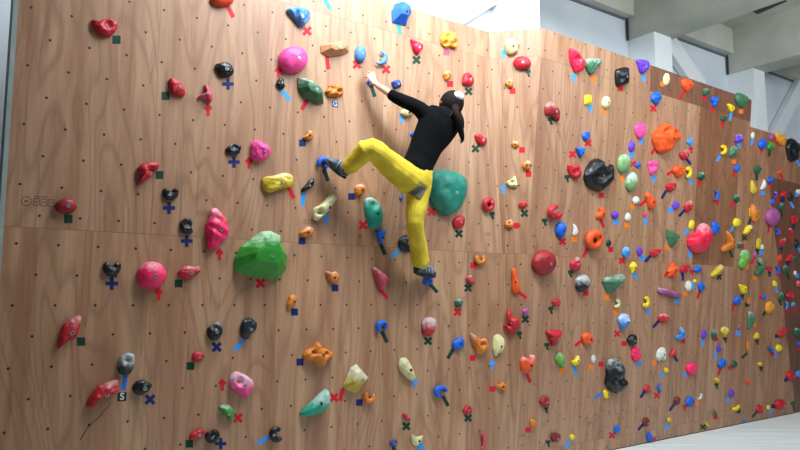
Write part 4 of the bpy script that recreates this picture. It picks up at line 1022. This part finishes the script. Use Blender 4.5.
305.7,231.5,14,11.5|P 298.5,233 303,229.5 307,226.3 313,228 313,234 307,238.3 301,236|orange*|orange two-tone hold||ns302,241
111.5,268.5,18.5,16|P 102.5,264 106,261.5 109,266 113,266 116,261 121,264 120,272 114,276.7 107,276 103,271|black|black horseshoe-like hold with open top|black horseshoe|np111.8,283.5
151,275.5,29.5,28|E|hotpink*|big pink round dome, lower of the pair|lower pink dome|rd158.5,293
65.8,206.3,22,15.5|E -18|darkred|red oval plate with two bolts|red oval plate|gs68.3,219
147.3,173.5,24,24|P 136,169 140,164 150,162 158,163 159,166 154,174 147,180 139,185.5 136.5,184 142,177 138,172|red|red hold of two crossed fingers|red crossed fingers|gs159.5,175
188.5,272.5,24,14|P 176.5,273 182,267 188,265.5 193,267 200,266 200.5,272 194,275 188,280 180,278|red*|wide red lumpy hold||gs178.5,283.5
69.5,332,23,36|P 58,346 59,336 62,324 70,318 81,314 79,330 77,337 68,340 59,349.6|red*|red jagged shard hold|red shard|gs81,341.5
214.5,331,16.5,19.5|P 206,329 212,324 217,321.5 222,326 222.5,333 219,339 212,341 207.5,336|black*|black rocky hold with scuffed top|scuffed black hold|nx216.7,347
248,328.7,17.5,22.5|P 240,325 243,319 250,317.5 256.5,322 256,330 250,334 247,340 241,337 239.5,331|charcoal|black hold shaped like a boxing glove|black glove-shaped hold|lb239,345,52
291.7,301.5,11.5,14.7|P 286,305 288,299 288.5,296 293,294 297.5,298 295,304 290,309 286.5,307|orange|small orange peanut-like hold||ns294.5,312
197.7,356.7,13.5,11|P 191,358 193,352 199,351.5 204.5,354 203,359 199,362 193,361.5|red|red squat hold|squat red hold|gs190.3,366
125.5,363.5,17.3,24|P 118,360 121,355 127,352.5 134,354 134.5,365 130,374 123,375.5 117,371|charcoal**|black boulder hold with frosted top|frosted black hold|bb124.3,382.7,82
142,387.2,21.5,16.3|P 131.5,387 135,381.5 142,379.3 148,382 152.8,385 147,392 141,395.5 134,393|black|black lemon-shaped hold|black lemon|nx150,399.5
103,393,31.5,29|P 87,407 87,401 96,386 106,382 117,378.4 118.4,382 116.4,385 119,391 108,395 98,399.6 93,404 91,407.6|red*|long red boomerang-like hold|red boomerang|
241,383.7,25,28|P 229,376 235,370.4 246,375 253,381 252,390 245,398 238,394 228.4,386|pink**|pink bean hold dusted with chalk|dusted pink bean|rd222.3,383.7
226.7,413,17,18|P 217.5,406.5 222,404.3 229,405 234,411 233.5,420 231,422 226,416 220,410.5|green*|small green pear-shaped hold|small green pear|rx237.8,418
196.3,434,16.5,12.5|P 189,439 190,433 199,428 205.7,431 202,436 195,438.5 190.5,440|red|red half-disc hold|red half-disc|gs189.3,443.7
212,436.3,16.5,16|P 204,437 206,431.5 210,432 213,428.7 218,430.5 220,436 214,443.5 208,443|black|black knotted hold near the bottom edge|black knot|np220.7,443.7
274.5,434,13.3,16|C 10|black|black hold with a bite out of its side|bitten black hold|lb263.5,440,32
"""
def parse():
    out = []
    for idx, line in enumerate(DATA.strip().split('\n')):
        f = (line.split('|') + [''])[:6]
        x, y, w_, h_ = map(float, f[0].split(','))
        t = f[1].split(); shape = t[0]; rot = 0; pts = None
        if shape in 'PF':
            pts = [tuple(map(float, p.split(','))) for p in t[1:]]
            xs = [p[0] for p in pts]; ys = [p[1] for p in pts]
            x, y, w_, h_ = (min(xs) + max(xs)) / 2, (min(ys) + max(ys)) / 2, max(xs) - min(xs), max(ys) - min(ys)
        elif len(t) > 1: rot = -radians(float(t[1])) if shape in 'E' else radians(float(t[1]))
        chalk_glare = f[2].count('*')
        tapes = []
        for s in filter(None, f[5].split(';')):
            p = s[2:].split(',') if len(s) > 2 else [str(x), str(y + h_ / 2 + 2)]
            tapes.append((s[0], s[1], float(p[0]), float(p[1]), float(p[2]) if len(p) > 2 else 0.0))
        out.append(dict(idx=idx, x=x, y=y, w=w_, h=h_, shape=shape, rot=rot, pts=pts, col=f[2].rstrip('*'), chalk_glare=int(chalk_glare), look=f[3], lm=f[4], tapes=tapes, dm=1.0))
    return out


def direction(dx, dy):
    a = math.degrees(math.atan2(-dy, dx)) % 360
    names = ['right of', 'above and right of', 'above', 'above and left of', 'left of', 'below and left of', 'below', 'below and right of']
    return names[int(((a + 22.5) % 360) // 45)]


def relate(r, marks, taken, look):
    near = sorted((m for m in marks if m is not r), key=lambda m: hypot(m['x'] - r['x'], m['y'] - r['y']))
    for m in near:
        s = '%s %s the %s' % (look, direction(r['x'] - m['x'], r['y'] - m['y']), m['lm'])
        if s not in taken: taken.add(s); return s
    return look


recs = parse()
marks = [r for r in recs if r['lm']]
taken = set()
for r in recs:
    if r['lm']:
        r['short'] = r['lm']
        o = relate(r, [m for m in marks if m is not r], taken, r['look'])
        r['label'] = o if len(o.split()) <= 16 else r['look'] + ' on plywood'
    else:
        if r['tapes']:                       # the tape colour helps to tell small ones apart
            pass
        r['label'] = r['short'] = relate(r, marks, taken, r['look'])
for r in recs: build_hold(r)
ttaken = set()
for r in recs:
    for (c, k, x, y, rot) in r['tapes']:
        short = r['short']
        lab = '%s tape %s by the %s' % (TNAME[c], KNAME[k], short)
        if len(lab.split()) > 16:
            lab = relate(dict(x=x, y=y), marks, ttaken, '%s tape %s' % (TNAME[c], KNAME[k]))
            ttaken.discard(lab)
        if lab in ttaken: lab = lab.replace(' tape ', ' second tape ')
        ttaken.add(lab)
        # diamonds and arrows keep upright unless told otherwise; plain crosses stand straight
        build_tape(c, k, x, y, radians(rot) if k not in 'x' else 0.0, lab)
# square sign tags with a letter, light blue scrap of tape at the top


def glyph_tag(x, y, s, col, letter, lcol, label):
    P = plane_at(x, y); c = P.hit(x, y)
    fo = Vector(c)
    M3 = Matrix((P.d, P.up, P.n)).transposed().to_4x4(); M3.translation = fo
    vs = [(-s, -s, .0004), (s, -s, .0004), (s, s, .0004), (-s, s, .0004), (-s, -s, .0016), (s, -s, .0016), (s, s, .0016), (-s, s, .0016)]
    me = bpy.data.meshes.new('letter_tag'); me.from_pydata(vs, [], [(0, 3, 2, 1), (4, 5, 6, 7), (0, 1, 5, 4), (1, 2, 6, 5), (2, 3, 7, 6), (3, 0, 4, 7)])
    me.materials.append(new_mat('tag_' + letter.lower(), lin(col), .5))
    o = bpy.data.objects.new('letter_tag', me); C.objects.link(o); o.matrix_world = M3
    o['label'] = label; o['category'] = 'tag'
    cu = bpy.data.curves.new('letter', 'FONT'); cu.body = letter; cu.size = s * 2.2; cu.align_x = 'CENTER'; cu.align_y = 'CENTER'; cu.extrude = .0004; cu.offset = .0012
    t = bpy.data.objects.new('letter', cu); C.objects.link(t); t.parent = o; t.location = (0, 0, .0022)
    cu.materials.append(new_mat('ink_' + letter.lower(), lin(lcol), .5))
    bpy.context.view_layer.update()
    lm = bpy.data.meshes.new_from_object(t); bpy.data.objects.remove(t)
    t = bpy.data.objects.new('letter', lm); C.objects.link(t); t.parent = o; t.location = (0, 0, .0022)


glyph_tag(122, 396.7, .028, '#141d18', 'S', '#e8ece8', 'black square tag with a white S below the frosted black hold')
glyph_tag(335, 104, .026, '#173a7c', 'G', '#c9d6ea', 'dark blue square tag with pale letter below ragged orange hold')
build_tape('l', 'b', 327, 3.5, radians(-60), 'light blue tape strip at top edge right of the blue fan')
build_tape('b', 's', 744, 421, 0, 'blue tape square on bare plywood just above the floor', .8)
build_tape('g', 's', 119.5, 397, 0, 'dark green scrap of tape beside the black letter tag', .5) if False else None

# ------------------------------------------------------------------ the climber


def J(x, y, off): return Vector(pl.hit(x, y, off))


def loft(bm, rings, n=14, cap=True):
    """rings: (centre, radius a, radius b, direction of a); closed tube through them"""
    R = []
    for i, (c, a, b, ax) in enumerate(rings):
        p = rings[max(i - 1, 0)][0]; q = rings[min(i + 1, len(rings) - 1)][0]
        t = (q - p).normalized(); e1 = (ax - t * ax.dot(t)).normalized(); e2 = t.cross(e1)
        R.append([bm.verts.new(c + e1 * cos(2 * pi * k / n) * a + e2 * sin(2 * pi * k / n) * b) for k in range(n)])
    for i in range(len(R) - 1):
        for k in range(n): bm.faces.new((R[i][k], R[i][(k + 1) % n], R[i + 1][(k + 1) % n], R[i + 1][k]))
    if cap: bm.faces.new(R[0][::-1]); bm.faces.new(R[-1])


def ball(bm, c, rx, ry, rz, axes=None, seg=16):
    M_ = Matrix.Identity(4)
    if axes: M_ = Matrix((axes[0], axes[1], axes[2])).transposed().to_4x4()
    M_ = Matrix.Translation(c) @ M_ @ Matrix.Diagonal((rx, ry, rz, 1))
    bmesh.ops.create_uvsphere(bm, u_segments=seg, v_segments=seg // 2 + 2, radius=1, matrix=M_)


def chain(bm, pts, radii, n=10, ax=None, sub=3, squash=1.0):
    """smooth tapering limb through joints (Catmull-Rom), rounded ends"""
    P_ = [pts[0]] + list(pts) + [pts[-1]]; Rr = [radii[0]] + list(radii) + [radii[-1]]
    out = []
    for i in range(1, len(P_) - 2):
        for s in range(sub):
            t = s / sub
            f = lambda a, b, c, d: .5 * ((2 * b) + (c - a) * t + (2 * a - 5 * b + 4 * c - d) * t * t + (3 * b - a - 3 * c + d) * t ** 3)
            out.append((f(P_[i - 1], P_[i], P_[i + 1], P_[i + 2]), f(Rr[i - 1], Rr[i], Rr[i + 1], Rr[i + 2])))
    out.append((pts[-1], radii[-1]))
    d0 = (out[0][0] - out[1][0]).normalized(); d1 = (out[-1][0] - out[-2][0]).normalized()
    r0, r1 = out[0][1], out[-1][1]
    ring = [(out[0][0] + d0 * r0 * .7, r0 * .55)] + out + [(out[-1][0] + d1 * r1 * .7, r1 * .55)]
    ax = ax or Vector((.31, .2, .93))
    loft(bm, [(c, r, r * squash, ax) for c, r in ring], n)


NW = Vector(pl.n)                       # out of the wall
UPW = Vector(pl.up)
DW = Vector(pl.d)
person = bpy.data.objects.new('person', None); C.objects.link(person)
person.location = J(418, 172, .28)
person['label'] = 'climber in black top and yellow trousers, seen from behind, reaching up the plywood wall'
person['category'] = 'person'


def finish(name, bm, mat, vox=.008, smooth=2, parent=person, label=None, remesh=True, sub=0):
    me = bpy.data.meshes.new(name)
    bmesh.ops.recalc_face_normals(bm, faces=bm.faces)
    bm.to_mesh(me); bm.free()
    me.transform(Matrix.Translation(-person.location))
    for p in me.polygons: p.use_smooth = True
    o = bpy.data.objects.new(name, me); C.objects.link(o); o.parent = parent
    for m in (mat if isinstance(mat, list) else [mat]): me.materials.append(m)
    if remesh:
        r = o.modifiers.new('r', 'REMESH'); r.mode = 'VOXEL'; r.voxel_size = vox; r.use_smooth_shade = True
        if smooth:
            s = o.modifiers.new('s', 'SMOOTH'); s.factor = .5; s.iterations = smooth
    if sub: s = o.modifiers.new('d', 'SUBSURF'); s.levels = sub; s.render_levels = sub
    if label: o['label'] = label
    return o


m_shirt_spec = .12
m_skin = noisy('skin', lin('#d9a582'), lin('#e2b491'), 6, .55)
m_shirt = noisy('black_knit', lin('#08080a'), lin('#0e0e12'), 40, .95, .5, bscale=220)
m_shirt.node_tree.nodes['Principled BSDF'].inputs['Specular IOR Level'].default_value = m_shirt_spec
m_hair_spec = .2
m_trouser = noisy('yellow_cotton', lin('#cdae24'), lin('#e6cb38'), 7, .85, 1.0, bscale=26)
m_hair = noisy('dark_hair', lin('#0c0808'), lin('#24140f'), 9, .8, .4, stretch=(14, 14, 1.5), bscale=60)
m_hair.node_tree.nodes['Principled BSDF'].inputs['Specular IOR Level'].default_value = m_hair_spec
m_cap = noisy('white_band', lin('#d9dfe6'), lin('#eef0f2'), 9, .7)
m_shoe = noisy('grey_suede', lin('#27303a'), lin('#5a6878'), 18, .6, .3)
m_sole = new_mat('black_rubber', lin('#15171a'), .6)
m_stripe = new_mat('pale_shoe_trim', lin('#93a3b5'), .6)

# joints, given by where they show and how far they stand off the wall
neck = J(447, 112, .36); chest = J(437, 127, .33); ribs = J(427, 144, .31); waist = J(420, 161, .30); hips = J(416, 176, .30)
shL = J(419, 108.5, .31); elL = J(397, 98, .22); wrL = J(377.5, 85.5, .12)
shR = J(455.5, 121.5, .30); elR = J(448, 137, .16); wrR = J(442, 128, .07)
hipL = J(409, 180, .30); knL = J(370.0, 148.0, .38); anL = J(343, 168.5, .17)
hipR = J(419, 184, .28); knR = J(414.5, 222, .30); anR = J(421, 267, .17)
head = J(450, 104.5, .33)
SH = (shR - shL).normalized()
spine = (neck - hips).normalized()
back = SH.cross(spine).normalized()
if back.dot(NW) < 0: back = -back
wx = (DW * 1.0 + UPW * -.30).normalized()     # across the pelvis

body = bmesh.new()
loft(body, [(hips - spine * .06, .10, .08, wx), (hips, .145, .10, wx), (waist, .118, .085, wx), (ribs, .135, .095, SH), (chest, .155, .10, SH), (neck - spine * .055, .13, .075, SH), (neck + spine * .0, .06, .05, SH)], 18)
chain(body, [neck - spine * .03, (neck + head) / 2, head], [.05, .046, .05])
chain(body, [shL, elL, wrL], [.048, .038, .025]); chain(body, [chest + SH * -.05, shL], [.07, .052])
chain(body, [shR, elR, wrR], [.048, .038, .025]); chain(body, [chest + SH * .05, shR], [.07, .052])
chain(body, [hipL, knL, anL], [.080, .046, .034]); chain(body, [hipR, knR, anR], [.080, .046, .034])
# head: skull, jaw, nose, ears; she looks at the wall above her left hand
look = (J(425, 96, 0.0) - head).normalized()
hup = (UPW * .93 + DW * .1 - look * 0.0); hup = (hup - look * hup.dot(look)).normalized(); hx_ = look.cross(hup).normalized()
ball(body, head, .076, .094, .106, (hx_, look, hup), 20)
ball(body, head + look * .03 - hup * .06, .052, .058, .055, (hx_, look, hup), 14)
ball(body, head + look * .094 - hup * .012, .012, .018, .02, (hx_, look, hup), 8)
for s in (-1, 1):
    ball(body, head + hx_ * .076 * s - hup * .01, .010, .018, .028, (hx_, look, hup), 8)


def hand(bm, wrist, palm, tips, thumb, pn):
    """palm and five bent fingers that close on a hold; pn points out of the back of the hand"""
    ax = (palm - wrist).normalized(); sd = ax.cross(pn).normalized()
    loft(bm, [(wrist - ax * .02, .027, .021, sd), (wrist, .026, .019, sd), ((wrist + palm) / 2, .034, .017, sd), (palm, .041, .016, sd), (palm + ax * .014, .037, .013, sd)], 12)
    for i, tip in enumerate(tips):
        root = palm + sd * (-.030 + .020 * i)
        mid = root.lerp(tip, .45) + pn * .017; d2 = root.lerp(tip, .78) + pn * .012
        chain(bm, [root - ax * .012, mid, d2, tip], [.0095, .0092, .0085, .0072], 8, sub=2)
    b = wrist.lerp(palm, .45) + sd * thumb[1] * .028
    chain(bm, [b, b.lerp(thumb[0], .55) + pn * .008, thumb[0]], [.013, .011, .0085], 8, sub=2)


palmL = J(372.3, 79.3, .095)
tipsL = [J(364.5, 77.2, .045), J(365.5, 74.0, .045), J(367.8, 71.6, .045), J(371.2, 71.2, .045)]
axL = (palmL - wrL).normalized()
sdL = axL.cross(NW).normalized()
if (tipsL[3] - tipsL[0]).dot(sdL) < 0: tipsL = tipsL[::-1]
thumbL = J(369.5, 84.5, .06)
hand(body, wrL, palmL, tipsL, (thumbL, 1 if (thumbL - palmL).dot(sdL) > 0 else -1), (NW * .8 + UPW * .45).normalized())
palmR = J(440, 122, .055)
tipsR = [J(436.5, 119, .03), J(437.5, 117.2, .03), J(440, 116.5, .03), J(442.5, 117, .03)]
axR = (palmR - wrR).normalized(); sdR = axR.cross(NW).normalized()
if (tipsR[3] - tipsR[0]).dot(sdR) < 0: tipsR = tipsR[::-1]
thR = J(437, 124.5, .04)
hand(body, wrR, palmR, tipsR, (thR, 1 if (thR - palmR).dot(sdR) > 0 else -1), (NW * .8 + UPW * .4).normalized())
finish('body', body, m_skin, .0062, 2)
# eyes, mouth on the face turned to the wall
for s in (-1, 1):
    e = bmesh.new(); ball(e, head + look * .083 + hx_ * .031 * s + hup * .012, .012, .010, .008, (hx_, look, hup), 10); finish('eye', e, new_mat('eye_white', lin('#e9e6e2'), .3), remesh=False)
    e = bmesh.new(); ball(e, head + look * .087 + hx_ * .031 * s + hup * .030, .016, .008, .004, (hx_, look, hup), 10); finish('eyebrow', e, m_hair, remesh=False)
e = bmesh.new(); ball(e, head + look * .083 - hup * .055, .020, .010, .006, (hx_, look, hup), 10); finish('mouth', e, new_mat('lips', lin('#b0524c'), .5), remesh=False)

# black top with three-quarter sleeves, its tail over the waistband
s_ = bmesh.new()
hem = J(417, 169, .30)
loft(s_, [(hem - spine * .035, .150, .112, wx), (hem, .142, .110, wx), (waist, .135, .102, wx), (ribs, .152, .108, SH), (chest, .190, .118, SH), (neck - spine * .060, .170, .098, SH), (neck - spine * .005, .085, .070, SH), (neck + spine * .02, .064, .056, SH)], 20)
chain(s_, [chest - SH * .07 + spine * .02, shL, elL, elL.lerp(wrL, .30)], [.085, .066, .052, .046], 14)
chain(s_, [chest + SH * .07 + spine * .01, shR, elR, elR.lerp(wrR, .35)], [.085, .062, .050, .043], 14)
shirt = finish('black_top', s_, m_shirt, .008, 3, label='black long top with sleeves pushed up')
# wrinkles
tex = bpy.data.textures.new('folds', 'CLOUDS'); tex.noise_scale = .16
dm = shirt.modifiers.new('f', 'DISPLACE'); dm.texture = tex; dm.strength = .010; dm.mid_level = .5; dm.texture_coords = 'LOCAL'

t_ = bmesh.new()
loft(t_, [(waist.lerp(hips, .35), .138, .10, wx), (hips, .160, .118, wx), (hips - spine * .06, .158, .125, wx), (hips - spine * .115, .09, .09, wx)], 18)
cuL = J(349, 166.5, .20); cuR = J(420.7, 262, .19)
chain(t_, [hipL, hipL.lerp(knL, .5), knL, knL.lerp(cuL, .5), cuL], [.122, .103, .083, .078, .070], 16)
chain(t_, [hipR, hipR.lerp(knR, .5), knR, knR.lerp(cuR, .5), cuR], [.113, .094, .076, .072, .078], 16)
trousers = finish('yellow_trousers', t_, m_trouser, .008, 3, label='loose yellow climbing trousers')
tex2 = bpy.data.textures.new('creases', 'CLOUDS'); tex2.noise_scale = .13; tex2.noise_depth = 1
dm = trousers.modifiers.new('f', 'DISPLACE'); dm.texture = tex2; dm.strength = .014; dm.mid_level = .5; dm.texture_coords = 'LOCAL'

# shoes


def shoe(ankle, heel, toe, up_):
    """climbing shoe from heel to toe with a rubber sole and a pale stripe"""
    ax = (toe - heel).normalized(); sd = ax.cross(up_).normalized(); u2 = sd.cross(ax).normalized(); Ln = (toe - heel).length
    b = bmesh.new()
    loft(b, [(heel - ax * .005, .024, .030, sd), (heel + ax * .02, .038, .048, sd), (heel + ax * Ln * .3 + u2 * .008, .044, .054, sd), (heel + ax * Ln * .62, .054, .045, sd), (heel + ax * Ln * .85 - u2 * .008, .050, .034, sd), (toe - u2 * .012, .026, .020, sd)], 14)
    chain(b, [heel + ax * .045, ankle], [.050, .047], 12)
    sh = finish('climbing_shoe', b, m_shoe, .006, 3, label='grey and black climbing shoe')
    c = bmesh.new()
    loft(c, [(heel - ax * .01 - u2 * .034, .020, .011, sd), (heel + ax * Ln * .3 - u2 * .044, .044, .012, sd), (heel + ax * Ln * .62 - u2 * .040, .056, .012, sd), (heel + ax * Ln * .86 - u2 * .036, .051, .011, sd), (toe + ax * .006 - u2 * .024, .020, .012, sd)], 12)
    finish('sole', c, m_sole, .006, 2, parent=sh)
    for fr in (.28, .44, .6):
        d = bmesh.new(); cc = heel + ax * Ln * fr + u2 * .006
        chain(d, [cc - sd * .051 - u2 * .02, cc - sd * .046 + u2 * .026, cc + u2 * .050, cc + sd * .046 + u2 * .026, cc + sd * .051 - u2 * .02], [.0045] * 5, 6, sub=2)
        finish('lace', d, m_stripe, remesh=False, parent=sh)
    return sh


shoe(anL, J(347.5, 174, .13), J(328, 158.5, .115), (UPW * .5 + NW * .35 + DW * .6).normalized())
shoe(anR, J(415.8, 268, .19), J(434, 273.5, .06), (UPW * 1.0 + DW * .1).normalized())

# hair: a dark cap of it over the skull, a tail down the back; white band on top
h_ = bmesh.new()
ball(h_, head - look * .016 + hup * .010, .104, .108, .118, (hx_, look, hup), 22)
ball(h_, head - look * .05 - hup * .035, .070, .055, .06, (hx_, look, hup), 14)
tie = J(455.5, 112, .46)
chain(h_, [head - look * .07, tie, J(459, 121, .47), J(460.5, 130, .45), J(462.5, 139, .42), J(461, 143, .41)], [.042, .030, .034, .029, .018, .008], 12)
hair = finish('hair', h_, m_hair, .007, 1, label='dark brown hair tied in a ponytail')
for a, b2 in (((457, 113), (455, 126)), ((460, 113), (464, 128)), ((452, 112), (447, 120))):
    h2 = bmesh.new(); p0 = J(a[0], a[1], .45); p1 = J(b2[0], b2[1], .43)
    chain(h2, [p0, p0.lerp(p1, .5) + NW * .012, p1], [.012, .010, .003], 8); finish('hair_lock', h2, m_hair, remesh=False, parent=hair)
cp = bmesh.new()
ball(cp, J(458.2, 96.4, .425), .052, .046, .044, (hx_, look, hup), 16)
finish('head_band', cp, m_cap, .006, 2, label='white patch of the head band')
cp = bmesh.new(); ball(cp, J(440.8, 102.3, .37), .009, .012, .016, None, 10); finish('ear_clip', cp, new_mat('red_clip', lin('#b23a2a'), .5), remesh=False, label='red clip beside the ear')

# striped grey patch on the seat of the trousers, laid on the cloth
bpy.context.view_layer.update()
dg = bpy.context.evaluated_depsgraph_get()
ev = trousers.evaluated_get(dg); em = ev.to_mesh()
bb = bmesh.new(); bb.from_mesh(em); bb.transform(ev.matrix_world); tb = BVHTree.FromBMesh(bb); bb.free(); ev.to_mesh_clear()


def patch(name, quad, nu, nv, mat, lift=.003, label=None):
    vs, ok = [], True
    for j in range(nv + 1):
        for i in range(nu + 1):
            a, b2 = i / nu, j / nv
            px = (quad[0][0] * (1 - a) + quad[1][0] * a) * (1 - b2) + (quad[3][0] * (1 - a) + quad[2][0] * a) * b2
            py = (quad[0][1] * (1 - a) + quad[1][1] * a) * (1 - b2) + (quad[3][1] * (1 - a) + quad[2][1] * a) * b2
            d = Vector(ray(px, py)).normalized(); hit, nr, fi, dd = tb.ray_cast(Vector((0, 0, 0)), d)
            if hit is None: hit = vs[-1] + person.location if vs else J(px, py, .4); nr = -d
            vs.append(hit - d * lift - person.location)
    W_ = nu + 1
    fs = [(j * W_ + i, j * W_ + i + 1, (j + 1) * W_ + i + 1, (j + 1) * W_ + i) for j in range(nv) for i in range(nu)]
    me = bpy.data.meshes.new(name); me.from_pydata(vs, [], fs); me.update()
    for p in me.polygons: p.use_smooth = True
    me.materials.append(mat); o = bpy.data.objects.new(name, me); C.objects.link(o); o.parent = person
    so = o.modifiers.new('t', 'SOLIDIFY'); so.thickness = .003
    if label: o['label'] = label
    return o


def lerp2(a, b2, t): return (a[0] + (b2[0] - a[0]) * t, a[1] + (b2[1] - a[1]) * t)


m_patch = noisy('grey_weave', lin('#7c7462'), lin('#918873'), 30, .85)
m_pline = new_mat('dark_stripe', lin('#5d6b4c'), .85)
Q = [(407.5, 193), (419.5, 184.3), (427, 187.5), (420.5, 199.5)]
patch('seat_patch', Q, 10, 8, m_patch, .004, 'grey striped patch on the seat')
for t in (.25, .5, .75):
    a, b2 = lerp2(Q[0], Q[3], t), lerp2(Q[1], Q[2], t); n2 = .04
    a2, b3 = lerp2(Q[0], Q[3], t + n2), lerp2(Q[1], Q[2], t + n2)
    patch('patch_stripe', [a, b2, b3, a2], 8, 1, m_pline, .0075)
